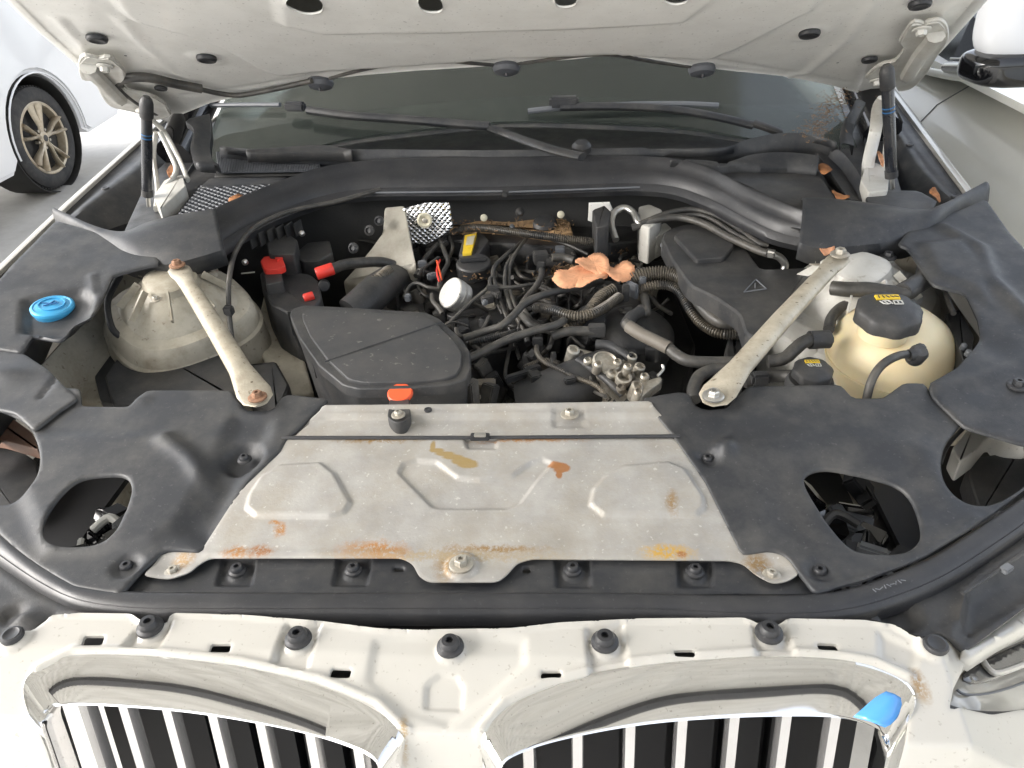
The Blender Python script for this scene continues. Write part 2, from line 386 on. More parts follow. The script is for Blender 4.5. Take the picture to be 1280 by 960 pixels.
def inst(name, me, p, parent, R=None, s=1., label=None):
    o = bpy.data.objects.new(name, me); COL.objects.link(o); o.parent = parent
    if parent and parent.type == 'EMPTY' and not parent.parent: o.matrix_parent_inverse = Matrix.Translation(-Vector(parent.location))
    o.location = tuple(map(float, p)); o.scale = (s, s, s)
    if R is not None: o.rotation_euler = R
    if label: o['label'] = label
    return o
def boxo(name, c, sz, m, parent, R=None, bev=.003, taper=1., label=None):
    me0 = MB().box(c, sz, R, taper); bm = bmesh.new(); vs = [bm.verts.new(v) for v in me0.v]
    for f in me0.f: bm.faces.new([vs[i] for i in f])
    if bev: bmesh.ops.bevel(bm, geom=list(bm.edges), offset=bev, segments=2, affect='EDGES')
    me = bpy.data.meshes.new('mesh'); bm.to_mesh(me); bm.free()
    me.polygons.foreach_set('use_smooth', [True]*len(me.polygons)); me.set_sharp_from_angle(angle=math.radians(50))
    return link(name, me, m, parent, label)

# shared small hardware
def shared(mb, m): me = mb.mesh(); me.materials.append(m); return me
CLIP = MB().lathe([(.011, 0), (.0105, .002), (.008, .0035), (.0078, .006), (.0062, .0085), (.0030, .0088), (.0028, .005), (.0, .005)], (0, 0, 0), seg=20); CLIPM = shared(CLIP, RUB)
hexm = lambda t: 1.0
BOLT = MB().lathe([(.0115, 0), (.0115, .0018), (.0105, .0025), (.0065, .0027)], (0, 0, 0), seg=20)
BOLT.lathe([(.0066, .0026), (.0066, .0075), (.0055, .0088), (.0028, .0088), (.0026, .006), (0, .006)], (0, 0, 0), seg=6)
BOLTM = shared(BOLT, STEEL); BOLTR = BOLT.mesh(); BOLTR.materials.append(RUSTY)
BOLTB = BOLT.mesh(); BOLTB.materials.append(BRIGHT); BOLTK = BOLT.mesh(); BOLTK.materials.append(RUB)
PAD = MB().lathe([(.014, 0), (.0145, .003), (.013, .006), (.010, .0068), (.008, .0055), (.0, .0055)], (0, 0, 0), seg=22); PADM = shared(PAD, RUB)
#PART2
# ================================================================== the SUV
SUV = root('suv', 'white SUV seen from the front with its hood propped up and the engine bay open', 'car', (0, 2.7, 0))
# ---- bumper top (white fascia)
def HF(x, y): return .957-.25*np.maximum(0, .50-y)-2.2*np.maximum(0, .426-y)-.75*np.maximum(0, np.abs(x+.0)-.50)
KL_O = [(35, 893, 1), (28, 862, 0), (40, 838), (90, 817), (190, 819), (300, 832), (400, 855), (470, 885), (505, 918)]
KL_I = [(53, 905), (54, 892), (66, 884), (100, 881), (200, 887), (280, 897), (375, 915), (440, 935), (470, 952)]
KR_O = [(600, 921), (632, 883), (680, 860), (759, 838), (839, 828), (945, 821), (1041, 824), (1090, 833), (1130, 850, 0), (1145, 872, 0), (1142, 894, 1)]
KR_I = [(628, 955), (655, 940), (690, 928), (759, 913), (839, 902), (945, 896), (1041, 896), (1082, 905), (1104, 915), (1110, 927), (1109, 940)]
def PF(px, py, o=0.): return P(px, py, .932+o)
fas = [(0, 812, -.64, .61), (-30, 1000, -.72, .30), (60, 1000, -.40, .36), (60, 940), (42, 900), (34, 862), (45, 842), (90, 822), (190, 824), (300, 837), (398, 860), (466, 890), (500, 925), (505, 1000),
       (600, 1000), (604, 925), (636, 888), (682, 865), (759, 843), (839, 833), (945, 826), (1041, 829), (1088, 838), (1126, 854), (1139, 873), (1136, 894), (1112, 1000), (1310, 1000), (1310, 885),
       (1240, 893), (1186, 888), (1192, 860), (1210, 824), (1188, 800), (1168, 795), (1150, 802), (1118, 782), (1080, 776), (985, 774), (975, 779), (945, 779), (930, 773), (800, 774), (700, 779), (640, 786), (520, 788),
       (470, 786), (400, 777), (300, 769), (218, 767), (205, 779), (178, 777), (165, 768), (100, 767), (64, 770), (34, 792), (18, 790), (0, 797)]
slots = [[(105, 794), (131, 794), (127, 806), (101, 806)], [(264, 804), (289, 804), (287, 815), (261, 815)], [(414, 834), (440, 835), (437, 847), (411, 847)],
         [(676, 838), (702, 838), (702, 850), (676, 850)], [(842, 812), (868, 812), (869, 823), (843, 823)], [(1021, 803), (1046, 804), (1050, 816), (1024, 815)]]
fb = [('line', [(64, 772), (100, 769), (165, 770), (178, 779), (205, 781), (218, 769), (300, 771), (400, 779), (470, 788), (520, 790), (640, 788), (700, 781), (800, 776), (930, 775), (945, 781), (975, 781), (985, 776), (1080, 778), (1118, 784), (1150, 804)], .0022, .004),
      ('line', [(47, 836), (90, 814), (190, 814), (300, 826), (400, 848), (472, 878), (508, 914)], .0045, .005),
      ('line', [(600, 914), (632, 876), (680, 853), (759, 832), (839, 821), (945, 814), (1041, 817), (1092, 826), (1136, 846)], .0045, .005),
      ('poly', [(178, 779), (215, 775), (198, 811), (153, 808)], -.006, .0055), ('poly', [(358, 780), (400, 782), (383, 838), (340, 830)], -.006, .0055),
      ('poly', [(733, 786), (778, 780), (784, 834), (738, 843)], -.006, .0055), ('poly', [(941, 781), (980, 778), (992, 818), (946, 820)], -.006, .0055),
      ('poly', [(470, 800), (500, 795), (620, 795), (655, 800), (655, 830), (610, 870), (560, 905), (505, 890), (460, 850)], -.004, .012),
      ('poly', [(530, 884), (532, 852), (549, 840), (569, 842), (579, 855), (577, 886)], -.0035, .003),
      ('poly', [(1100, 790), (1150, 812), (1140, 838), (1100, 822)], -.004, .008), ('disc', 1166, 810, .016, .004, .004), ('disc', 18, 799, .016, .004, .004)]
for x, y in ((188, 785), (373, 799), (563, 809), (756, 803), (961, 792)): fb.append(('disc', x, y+1, .015, .004, .003))
fascia = sheet('bumper_fascia', fas, HF, PAINT, SUV, holes=slots, bumps=fb, res=.0036, t=.004, rnd=1, lip=.001)
for x, y in ((188, 785), (373, 799), (563, 809), (756, 803), (961, 792)):
    p = PH(x, y, HF); inst('push_clip', CLIPM, p+[0, 0, .0005], fascia, s=1.35)
for x, y in ((1168, 811), (18, 799)): inst('push_clip', PADM, PH(x, y, HF)+[0, 0, .004], fascia, s=.85)
sheet('bumper_core', [(60, 780), (1120, 780), (1120, 832), (820, 845), (640, 880), (480, 880), (300, 845), (60, 832)], off(HF, -.03), DARK, SUV, res=.03, t=.004, rnd=0)
stains('white_paint', [(PH(1149, 858, HF), .006, .014, (.30, .19, .08), .02, .6), (PH(505, 918, HF), .004, .012, (.35, .25, .13), .02, .6)])

# ---- kidney grilles
def kidney(Oc, Ic, centre, slx, extra):
    g = None
    O3 = [PH(p[0], p[1], HF)+[0, 0, .001] if len(p) == 2 or p[2] == 0 else PF(p[0], p[1], .012) for p in Oc]
    I3 = [PF(*p) for p in Ic]
    dn = np.array([0, -.22, -1.])
    O3 = [O3[0]+dn*.24, O3[0]+dn*.10, O3[0]+dn*.03]+O3+[O3[-1]+dn*.03, O3[-1]+dn*.10, O3[-1]+dn*.24]; I3 = [I3[0]+dn*.22, I3[0]+dn*.09, I3[0]+dn*.026]+I3+[I3[-1]+dn*.026, I3[-1]+dn*.09, I3[-1]+dn*.22]
    oc = even(crv(O3, 5), .004); ic = even(crv(I3, 5), .004); n = 220
    rs = lambda c: np.stack([np.interp(np.linspace(0, 1, n), np.linspace(0, 1, len(c)), c[:, k]) for k in range(3)], 1)
    # match by arclength between named points
    def param(C, n_per=14):
        o = []
        for i in range(len(C)-1): o += [C[i]+(C[i+1]-C[i])*k/n_per for k in range(n_per)]
        return np.array(o+[C[-1]])
    def bypts(C, np_):
        C = crv(C, np_); return np.array(C)
    m_ = min(len(O3), len(I3))
    oc, ic = rs(bypts(O3, 10)), rs(bypts(I3, 10))
    def smooth3(c, it=60):
        c = c.copy()
        for _ in range(it): c[1:-1] = c[1:-1]*.5+(c[:-2]+c[2:])*.25
        return c
    oc, ic = smooth3(oc, 26), smooth3(ic, 26)
    k1 = oc*.76+ic*.24+np.array([0, -.001, .0012]); k0 = oc*.93+ic*.07+np.array([0, 0, .0022])
    k2 = oc*.08+ic*.92+np.array([0, -.0015, .0012])
    lip1 = ic+np.array([0, .004, -.002]); lip2 = ic+np.array([0, .03, -.006])
    out0 = oc+np.array([0, .006, -.012])
    fr = loft('grille_frame', [out0, oc, k0, k1, oc*.73+ic*.27+np.array([0, -.001, .0008]), k2, ic, lip1, lip2], CHROME, SUV, step=n, ang=32)
    # dark backing and black slats cavity
    mn = min(p[0] for p in I3)-.01; mx = max(p[0] for p in I3)+.01
    MB().box(((mn+mx)/2, .51, .76), (mx-mn+.02, .006, .33), rotx(-.2)).obj('grille_backing', GRB, SUV)
    I3a = np.array(I3)
    for k, (tx, ty) in enumerate(slx):
        q = PF(tx, ty); zt = q[2]-.004; b = MB()
        prof = []
        for s_ in np.linspace(0, 1, 7):
            z = zt-.26*s_; y = q[1]-(zt-z)*.2+.006; prof.append((y, z))
        wd = .0062
        vs = []; fs = []
        for (y, z) in prof:
            vs += [(q[0]-wd, y+.014, z), (q[0]-wd, y+.006, z), (q[0]-wd*.75, y, z), (q[0]+wd*.75, y, z), (q[0]+wd, y+.006, z), (q[0]+wd, y+.014, z)]
        for i in range(6):
            for j in range(5): fs.append((i*6+j, i*6+j+1, (i+1)*6+j+1, (i+1)*6+j))
            fs.append((i*6+5, i*6, (i+1)*6, (i+1)*6+5))
        fs.append((5, 4, 3, 2, 1, 0))
        b.add(vs, fs); b.obj('grille_slat', SATIN, fr)
        # gloss black blade beside the slat, turned to the opening
    for k in range(len(slx)-1):
        a = PF(*slx[k]); c = PF(*slx[k+1]); mx_ = (a[0]+c[0])/2
        MB().box((mx_, .495, .76), (abs(c[0]-a[0])*.8, .02, .27), rotx(-.2)).obj('shutter_blade', GRB, fr)
    return fr
kidney(KL_O, KL_I, 0, [(95, 880), (147, 884), (202, 887), (260, 894), (320, 903), (383, 916), (444, 936)], 0)
gr = kidney(KR_O, KR_I, 0, [(660, 938), (722, 922), (789, 909), (855, 901), (921, 897), (987, 895), (1049, 898)], 0)
# glossy blue patch laid over the outer corner of the grille frame
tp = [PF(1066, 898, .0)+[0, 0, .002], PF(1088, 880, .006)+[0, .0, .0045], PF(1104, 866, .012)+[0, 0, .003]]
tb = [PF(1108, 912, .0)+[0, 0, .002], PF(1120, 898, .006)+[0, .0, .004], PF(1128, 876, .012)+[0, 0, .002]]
loft('blue_patch', [crv(tp, 4), crv([(a+b)/2+np.array([0, -.001, .003]) for a, b in zip(tp, tb)], 4), crv(tb, 4)], BLUEP, gr, thick=.001)

# ---- headlight at the corner
HL = lambda x, y: .92-.45*np.maximum(0, np.abs(x)-.50)
hl = sheet('headlight', [(1190, 866), (1198, 846), (1208, 834), (1250, 812), (1320, 782), (1320, 884), (1270, 893), (1230, 892), (1187, 884)], HL, LENS, SUV, res=.008, t=.02, bumps=[('poly', [(1205, 866), (1235, 862), (1320, 838), (1320, 872), (1265, 886), (1215, 884)], .004, .012)])
sheet('lamp_housing', [(1200, 846), (1210, 835), (1250, 815), (1320, 784), (1320, 818), (1268, 838), (1238, 850), (1212, 854)], off(HL, .0035), LENSD, hl, res=.007, t=.003)
e = [PH(x, y, off(HL, .007)) for x, y in ((1228, 824), (1234, 834), (1243, 841), (1256, 839), (1285, 828), (1320, 812))]; MB().tube(crv(e, 5), .0035, 8).obj('light_guide', PAINT, hl)
e = [PH(x, y, off(HL, .003)) for x, y in ((1196, 862), (1206, 868), (1230, 868), (1262, 860), (1320, 838))]; MB().tube(crv(e, 5), .0016, 6).obj('lens_edge', GREYP, hl)
e = [PH(x, y, off(HL, .001)) for x, y in ((1185, 884), (1205, 890), (1240, 893), (1275, 891), (1320, 880))]; MB().tube(crv(e, 5), [.003]*21, 8).obj('lamp_seal', RUB, hl)
fe = sheet('front_edge_trim', [(1196, 816), (1240, 788), (1310, 735), (1310, 768), (1250, 802), (1212, 826)], lambda x, y: .945-.3*np.maximum(0, np.abs(x)-.52), PAINT, SUV, res=.01, t=.02, bumps=[('line', [(1200, 822), (1250, 795), (1310, 752)], .004, .004)])

# ---- seal strip that runs across the front and up both sides
up = [(-60, 600), (-30, 640), (0, 664), (36, 695), (91, 728), (146, 738), (219, 740), (400, 741), (600, 741), (800, 742), (912, 744), (1021, 742), (1081, 729), (1156, 699), (1212, 665), (1280, 620), (1330, 580)]
lo = [(-60, 650), (-30, 680), (0, 704), (55, 739), (102, 758), (175, 767), (255, 768), (420, 768), (600, 768), (800, 768), (939, 775), (1021, 774), (1081, 766), (1150, 744), (1204, 717), (1280, 665), (1330, 625)]
U3 = np.array(crv([PH(*p, HC) for p in up], 8)); L3 = np.array(crv([PH(*p, off(HC, .0)) for p in lo], 8))
zz = lambda a, dz: a+np.array([0, 0, dz])
loft('front_seal', [zz(U3, -.012), zz(U3, -.001), zz(U3*.92+L3*.08, .003), zz(U3*.8+L3*.2, .0048), zz(U3*.6+L3*.4, .0052), zz(U3*.45+L3*.55, .0045), zz(U3*.30+L3*.70, .0030), zz(U3*.24+L3*.76, .0012), zz(U3*.2+L3*.8, .0022), zz(U3*.1+L3*.9, .0005), zz(L3, -.005), zz(L3, -.02)], RUB, SUV, step=200, ang=50)
tr = sheet('corner_trim', [(930, 770), (1021, 768), (1081, 760), (1150, 738), (1204, 712), (1330, 620), (1330, 722), (1204, 816), (1190, 800), (1168, 790), (1150, 798), (1118, 778), (1080, 772)], off(HC, -.012), BAYPL, SUV, res=.007, t=.004,
      bumps=[('line', [(1180, 795), (1196, 780), (1203, 745), (1225, 725), (1330, 655)], .005, .007), ('poly', [(1210, 750), (1330, 665), (1330, 715), (1204, 800)], -.008, .012), ('disc', 1125, 768, .02, -.012, .01)])
b = MB(); b.tube(crv([PH(1203, 742, off(HC, .0)), PH(1245, 715, HC), PH(1330, 655, HC)], 5), .0022, 8); b.obj('cable', BAYPL, tr)
boxo('clamp', PH(1258, 711, HC), (.014, .009, .007), GREYP, tr, rotz(.6), .001)
sheet('corner_trim', [(-60, 690), (0, 695), (55, 732), (102, 752), (175, 762), (66, 770), (36, 794), (18, 792), (0, 800), (-60, 830)], off(HC, -.012), BAYPL, SUV, res=.007, t=.004,
      bumps=[('g', 30, 775, .02, .012, .008), ('line', [(-20, 700), (40, 745), (100, 768)], .004, .003), ('disc', 15, 770, .014, -.008, .008)])

# ---- slam panel cover
sl = sheet('slam_panel_cover', [(140, 742), (180, 694), (980, 692), (1028, 742)], off(HC, -.006), COVER, SUV, res=.003, t=.004, rnd=0,
      holes=[[(492, 708), (505, 709), (505, 714), (492, 714)], [(653, 708), (663, 708), (664, 716), (653, 716)]],
      bumps=[('poly', [(x-20, 695), (x+22, 695), (x+16, 731), (x-26, 731)], -.0055, .0045) for x in (297, 442)]+[('poly', [(x-22, 695), (x+20, 695), (x+22, 733), (x-20, 733)], -.0055, .0045) for x in (716, 869)]+
      [('disc', x, y+1, .012, .003, .003) for x, y in ((297, 713), (442, 712), (716, 712), (869, 714))])
for x, y in ((297, 713), (442, 712), (716, 712), (869, 714)): inst('push_clip', CLIPM, PH(x, y, off(HC, -.006))+[0, 0, -.001], sl, s=1.0)
# ---- aluminium radiator shield
HS = off(HC, .004)
so = [(354, 548), (845, 548), (860, 572), (882, 602), (929, 693), (960, 686), (984, 694), (1000, 716), (985, 725), (966, 728), (945, 716), (930, 704), (912, 700), (664, 698), (645, 704), (634, 718), (622, 727), (536, 727),
      (524, 720), (516, 704), (502, 697), (262, 697), (248, 705), (237, 715), (212, 722), (178, 718), (200, 692), (222, 685), (250, 690), (304, 606), (350, 565)]
E1 = [(308, 636), (312, 620), (326, 598), (350, 583), (400, 580), (418, 594), (438, 630), (430, 642), (412, 647), (320, 646)]
E2 = [(498, 590), (504, 578), (520, 574), (545, 576), (572, 596), (600, 599), (640, 594), (662, 578), (678, 573), (690, 578), (672, 598), (650, 628), (632, 635), (550, 635), (540, 633)]
E3 = [(737, 632), (742, 612), (758, 596), (780, 584), (835, 579), (856, 588), (878, 622), (880, 636), (870, 645), (755, 646)]
sh = sheet('radiator_shield', so, HS, ALU, SUV, res=.0031, t=.0016, lip=.0006, bumps=[('poly', E1, .005, .005), ('poly', E2, -.0045, .005), ('poly', E3, .005, .005), ('disc', 577, 709, .019, .004, .005),
      ('line', [(260, 692), (500, 692)], .004, .0012), ('g', 210, 705, .02, .02, -.006), ('g', 965, 706, .02, .02, -.006), ('poly', [(580, 546), (622, 546), (620, 560), (584, 560)], -.004, .004)])
inst('bolt', BOLTM, PH(577, 709, HS)+[0, 0, .004], sh, s=1.25)
inst('bolt', BOLTM, PH(215, 711, HS)+[0, 0, -.006], sh, s=.9); inst('bolt', BOLTM, PH(965, 716, HS)+[0, 0, -.005], sh, s=.9)
R1, R2, OIL, BRN = (.36, .17, .05), (.30, .13, .045), (.30, .215, .09), (.26, .16, .06)
st = lambda x, y, rx, ry, c, wob=.03, hard=.35: (PH(x, y, HS), rx, ry, c, wob, hard)
stains('dirty_aluminium', [st(466, 688, .036, .012, R1, .04, .5), st(485, 691, .02, .009, R1), st(295, 690, .016, .007, R1, .03, .5), st(326, 689, .014, .007, R2, .03, .5), st(350, 662, .007, .009, R1, .02, .5), st(345, 653, .007, .003, R1, .02, .5),
      st(835, 690, .026, .009, (.5, .3, .05), .03, .5), st(852, 693, .006, .004, R2, .01), st(585, 580, .014, .0075, OIL, .008, .15), st(577, 576, .014, .0065, OIL, .005, .15), st(566, 571, .014, .0045, OIL, .004, .2), st(556, 567, .013, .004, OIL, .003, .2), st(546, 563, .010, .004, OIL, .003, .2), st(541, 558, .0035, .010, OIL, .003, .25),
      st(702, 585, .011, .008, R2, .012, .15), st(693, 581, .009, .006, R2, .010, .2), st(699, 593, .004, .007, R2, .006, .2), st(560, 706, .012, .02, BRN, .03, .6), st(620, 686, .05, .004, BRN, .03, .6), st(470, 550, .05, .004, BRN, .03, .6),
      st(660, 549, .06, .004, R1, .03, .6), st(948, 703, .014, .012, BRN, .02, .5), st(228, 700, .012, .014, BRN, .02, .5), st(840, 630, .006, .014, BRN, .02, .7), st(560, 695, .11, .006, (.34, .27, .17), .05, .7)])
# ---- crossmember
HX = off(HC, .008)
cm = sheet('crossmember', [(365, 543), (406, 507), (600, 506), (812, 502), (850, 543)], HX, ALU, SUV, res=.005, t=.012, lip=.001, rnd=0, bumps=[('poly', [(370, 529), (405, 520), (840, 519), (870, 529), (870, 560), (350, 560)], -.005, .006), ('line', [(398, 509), (820, 504)], .004, .003), ('poly', [(692, 509), (728, 508), (732, 530), (692, 531)], -.003, .002)])
inst('bolt', BOLTM, PH(712, 518, HX)+[0, 0, -.001], cm, s=1.1)
b = MB(); b.tube(even([PH(352, 547, off(HC, .006)), PH(600, 547, off(HC, .006)), PH(850, 545, off(HC, .006))], .02), .0026, 8); b.obj('edge_seal', RUB, cm)
boxo('spring_clip', PH(600, 546, off(HC, .010)), (.026, .012, .006), RUB, cm, bev=.001); boxo('spring_clip', PH(600, 544, off(HC, .015)), (.016, .006, .004), BRIGHT, cm, bev=.0008)
for x, y, s in ((535, 513, .4),): inst('plug', PADM, PH(x, y, HX), cm, s=s)
# ---- corner covers
LC = [(-40, 480), (101, 487), (101, 507), (161, 508), (172, 498), (183, 487), (289, 487), (298, 500), (307, 512), (330, 514), (345, 508), (348, 499), (359, 492), (411, 498), (398, 512), (359, 547), (350, 564), (306, 606), (252, 690), (222, 687), (204, 687), (175, 714), (151, 742), (91, 732), (36, 700), (0, 668), (-60, 610)]
lc = sheet('corner_cover', LC, off(HC, .006), COVER, SUV, res=.006, t=.004, lip=.0015,
      holes=[[(135, 597), (160, 598), (168, 615), (160, 640), (146, 670), (124, 684), (73, 687), (55, 677), (53, 659), (73, 626), (98, 602)], [(-20, 508), (5, 513), (38, 530), (53, 570), (50, 598), (30, 622), (0, 634), (-30, 620), (-40, 560)]],
      bumps=[('disc', 302, 569, .026, -.013, .014), ('g', 322, 560, .012, .012, .005), ('disc', 158, 708, .016, -.006, .006), ('poly', [(40, 545), (215, 543), (262, 590), (255, 640), (190, 680), (60, 690), (20, 600)], .006, .03),
             ('line', [(206, 552), (238, 574), (264, 612)], .012, .0065), ('poly', [(295, 520), (340, 520), (330, 560), (300, 600), (260, 680), (225, 660), (262, 590)], -.007, .03),
             ('line', [(28, 470), (110, 492), (180, 500)], .01, .003), ('line', [(265, 260), (266, 262)], .01, 0)], label='blue-grey plastic cover over the headlamp area, smoother and bluer')
for x, y, s in ((305, 572, .9), (158, 708, 1.0)): inst('push_clip', CLIPM, PH(x, y, HC)+[0, 0, -.004], lc, s=s)
RCo = [(802, 497), (849, 489), (862, 491), (866, 502), (882, 509), (909, 507), (935, 482), (1051, 480), (1066, 497), (1104, 497), (1130, 478), (1156, 478), (1166, 495), (1205, 532), (1240, 495), (1340, 430), (1340, 560), (1280, 612), (1212, 662), (1156, 696), (1081, 726), (1019, 741), (987, 697), (976, 689), (960, 686), (927, 693), (881, 601), (860, 571), (839, 541)]
rc = sheet('corner_cover', RCo, off(HC, .006), COVER, SUV, res=.006, t=.004, lip=.0015,
      holes=[[(1002, 601), (1010, 590), (1032, 584), (1081, 594), (1122, 605), (1141, 624), (1152, 657), (1151, 676), (1137, 689), (1119, 693), (1077, 692), (1055, 680), (1032, 650)],
             [(1215, 512), (1198, 534), (1182, 552), (1175, 580), (1178, 603), (1192, 622), (1216, 632), (1245, 631), (1285, 606), (1310, 575), (1308, 530), (1285, 508), (1252, 502)]],
      bumps=[('disc', 887, 571, .013, -.008, .012), ('g', 906, 562, .012, .014, .012), ('disc', 1025, 713, .014, -.006, .006), ('g', 950, 560, .05, .03, .006), ('g', 985, 640, .03, .05, -.006), ('poly', [(870, 500), (925, 500), (900, 560), (870, 570), (840, 530)], -.004, .02),
             ('line', [(1000, 540), (1150, 560), (1180, 620)], .02, .004), ('line', [(1050, 740), (1150, 700), (1220, 650)], .008, .004)], label='dusty black plastic cover with the larger hole')
for x, y, s in ((885, 572, .9), (1025, 713, 1.0)): inst('push_clip', CLIPM, PH(x, y, HC)+[0, 0, -.005], rc, s=s)
b = MB()
for i in range(9): b.box(PH(1093+i*4.5, 738-i*1.6, off(HC, .012)), (.0009, .005, .0006), rotz(.5+i*.9))
b.obj('moulded_number', GREYP, rc)
DARKW = mat('well_black', (.010, .010, .011), .45, dust=.1, dustcol=(.06, .06, .06))
# headlamp wells below the holes
for (x0, y0, x1, y1, seed) in ((45, 590, 175, 700, 3), (995, 575, 1160, 705, 5), (-60, 500, 60, 640, 8), (1165, 500, 1320, 640, 11)):
    rr = np.random.RandomState(seed)
    c = PH((x0+x1)/2, (y0+y1)/2, HC); wdt = abs(PH(x1, y1, HC)[0]-PH(x0, y1, HC)[0]); hgt = abs(PH(x0, y0, HC)[1]-PH(x0, y1, HC)[1])
    lh = MB().box(c-[0, -.02, .13], (wdt*1.4, hgt*1.7, .01))
    lh = lh.obj('lamp_well', DARKW, SUV)
    if seed in (3, 5):
        for k in range(26):
            p = c+np.array([(rr.rand()-.5)*wdt*.7, (rr.rand()-.35)*hgt*1.2, -.05-.05*rr.rand()])
            boxo('adjuster_bracket', p, (.02+.03*rr.rand(), .015+.03*rr.rand(), .02), [GLOSS, DARKW, GREYP, GLOSS, DARKW][k % 5], lh, rotz(rr.rand()*3)@rotx(rr.rand()), .003)
        MB().tube(crv([c+[-.03, .03, -.055], c+[-.01, .045, -.045], c+[.015, .03, -.05]], 5), .006, 8).obj('wire', WPRT if seed == 3 else BAYPL, lh)
        MB().lathe([(.018, -.02), (.02, 0), (.016, .008), (0, .008)], c+[.01, 0, -.06], (.3, -.3, 1)).obj('bulb_cover', BAYPL, lh)
        boxo('adjuster', c+[-.025, -.004, -.045], (.008, .018, .006), WPRT, lh, rotz(.4), .002)
# headlamp housings seen in the outer round holes
pw = PH(1245, 570, HC)
prism('lamp_bracket', [(1190, 560), (1215, 528), (1255, 508), (1290, 520), (1290, 550), (1262, 548), (1240, 540), (1222, 562), (1200, 578)], .935, .90, PAINT, SUV, bev=.004)
prism('lamp_housing', [(1208, 585), (1222, 570), (1275, 562), (1300, 600), (1270, 640), (1225, 640)], .90, .80, BAYPL, SUV, bev=.006)
hose('wire', [(1175, 580, .93), (1186, 555, .94), (1215, 527, .945), (1245, 515, .945)], .003, BAYPL, SUV)
prism('lamp_housing', [(-40, 560), (10, 552), (45, 575), (50, 600), (20, 640), (-40, 640)], .90, .80, BAYPL, SUV, bev=.006)
prism('lamp_bracket', [(-40, 500), (10, 518), (40, 540), (48, 562), (0, 548), (-40, 545)], .93, .91, mat('brown_inner_panel', (.17, .09, .06), .5, dust=.3), SUV, bev=.003)

# ---- upper side pieces
lu = sheet('side_seal_cover', [(-60, 425), (0, 437), (30, 442), (60, 462), (90, 492), (98, 497), (75, 512), (42, 538), (36, 532), (18, 516), (-60, 500)], off(HC, .013), COVER, SUV, res=.007, t=.004, bumps=[('g', 0, 470, .05, .02, .01), ('line', [(50, 497), (68, 474)], .003, -.005)])
HSd = lambda x, y: HC(x, y)+.012+.06*np.maximum(0, np.abs(x)-.72)
lsd = sheet('side_cover', [(-60, 425), (28, 441), (40, 420), (77, 426), (90, 412), (118, 391), (131, 367), (141, 344), (181, 333), (200, 330), (190, 300), (120, 290), (70, 275), (0, 348), (-60, 395)], HSd, COVER, SUV, res=.008, t=.004,
      bumps=[('poly', [(30, 375), (62, 368), (100, 362), (118, 372), (110, 395), (75, 420), (28, 415)], -.012, .012), ('line', [(115, 345), (118, 375), (90, 415)], .006, .004)])
# ribbed boot over the hinge well
def boot(up_, lo_, m=COVER, label=None):
    U = np.array(crv([P(*p) for p in up_], 5)); Lw = np.array(crv([P(*p) for p in lo_], 5))
    n = 60; r_ = lambda c: np.stack([np.interp(np.linspace(0, 1, n), np.linspace(0, 1, len(c)), c[:, k]) for k in range(3)], 1)
    U, Lw = r_(U), r_(Lw); cs = []
    for t in np.linspace(0, 1, 12):
        bb = U*(1-t)+Lw*t; cs.append(bb+np.array([0, 0, 1])*(.022*math.sin(math.pi*min(1, t*1.05))**.7))
    cs = [cs[0]-[0, 0, .03]]+cs+[cs[-1]-[0, 0, .03]]
    return loft('seal_boot', cs, m, SUV, step=n, ang=50, label=label, thick=.003)
boot([(71, 269, 1.085), (88, 276, 1.085), (115, 288, 1.08), (140, 294, 1.08), (161, 293, 1.085), (188, 280, 1.095), (235, 269, 1.10), (270, 264, 1.10)],
     [(72, 280, 1.08), (92, 292, 1.075), (115, 304, 1.075), (140, 318, 1.07), (165, 328, 1.07), (190, 332, 1.07), (225, 328, 1.075), (281, 312, 1.085)])
boot([(1002, 251, 1.10), (1025, 250, 1.10), (1062, 254, 1.10), (1110, 262, 1.095), (1150, 268, 1.09), (1180, 262, 1.09), (1215, 244, 1.09), (1226, 238, 1.09)],
     [(999, 303, 1.08), (1020, 310, 1.075), (1062, 308, 1.075), (1110, 303, 1.075), (1135, 302, 1.07), (1165, 288, 1.08), (1200, 268, 1.08), (1234, 250, 1.085)])
rsd = sheet('side_cover', [(1122, 305), (1140, 282), (1200, 262), (1232, 248), (1262, 290), (1340, 385), (1340, 560), (1280, 555), (1205, 533), (1166, 495), (1160, 480), (1197, 459), (1212, 442), (1227, 420), (1222, 396), (1207, 366), (1167, 356), (1152, 336), (1134, 309)], off(HC, .012), COVER, SUV, res=.008, t=.004,
      bumps=[('line', [(1180, 285), (1225, 310), (1240, 350), (1290, 400)], .012, .008), ('poly', [(1150, 305), (1200, 300), (1228, 340), (1235, 380), (1210, 360), (1170, 345)], .006, .02), ('g', 1235, 430, .03, .03, -.006), ('line', [(1170, 485), (1240, 470), (1300, 440)], .008, .004)])
rpl = sheet('hinge_cover', [(1082, 246), (1100, 237), (1149, 238), (1172, 251), (1160, 270), (1090, 268)], lambda x, y: 0*x+1.10, COVER, SUV, res=.01, t=.004)
inst('screw', BOLTK, PH(1272, 483, off(HC, .012)), rsd, s=1.2)

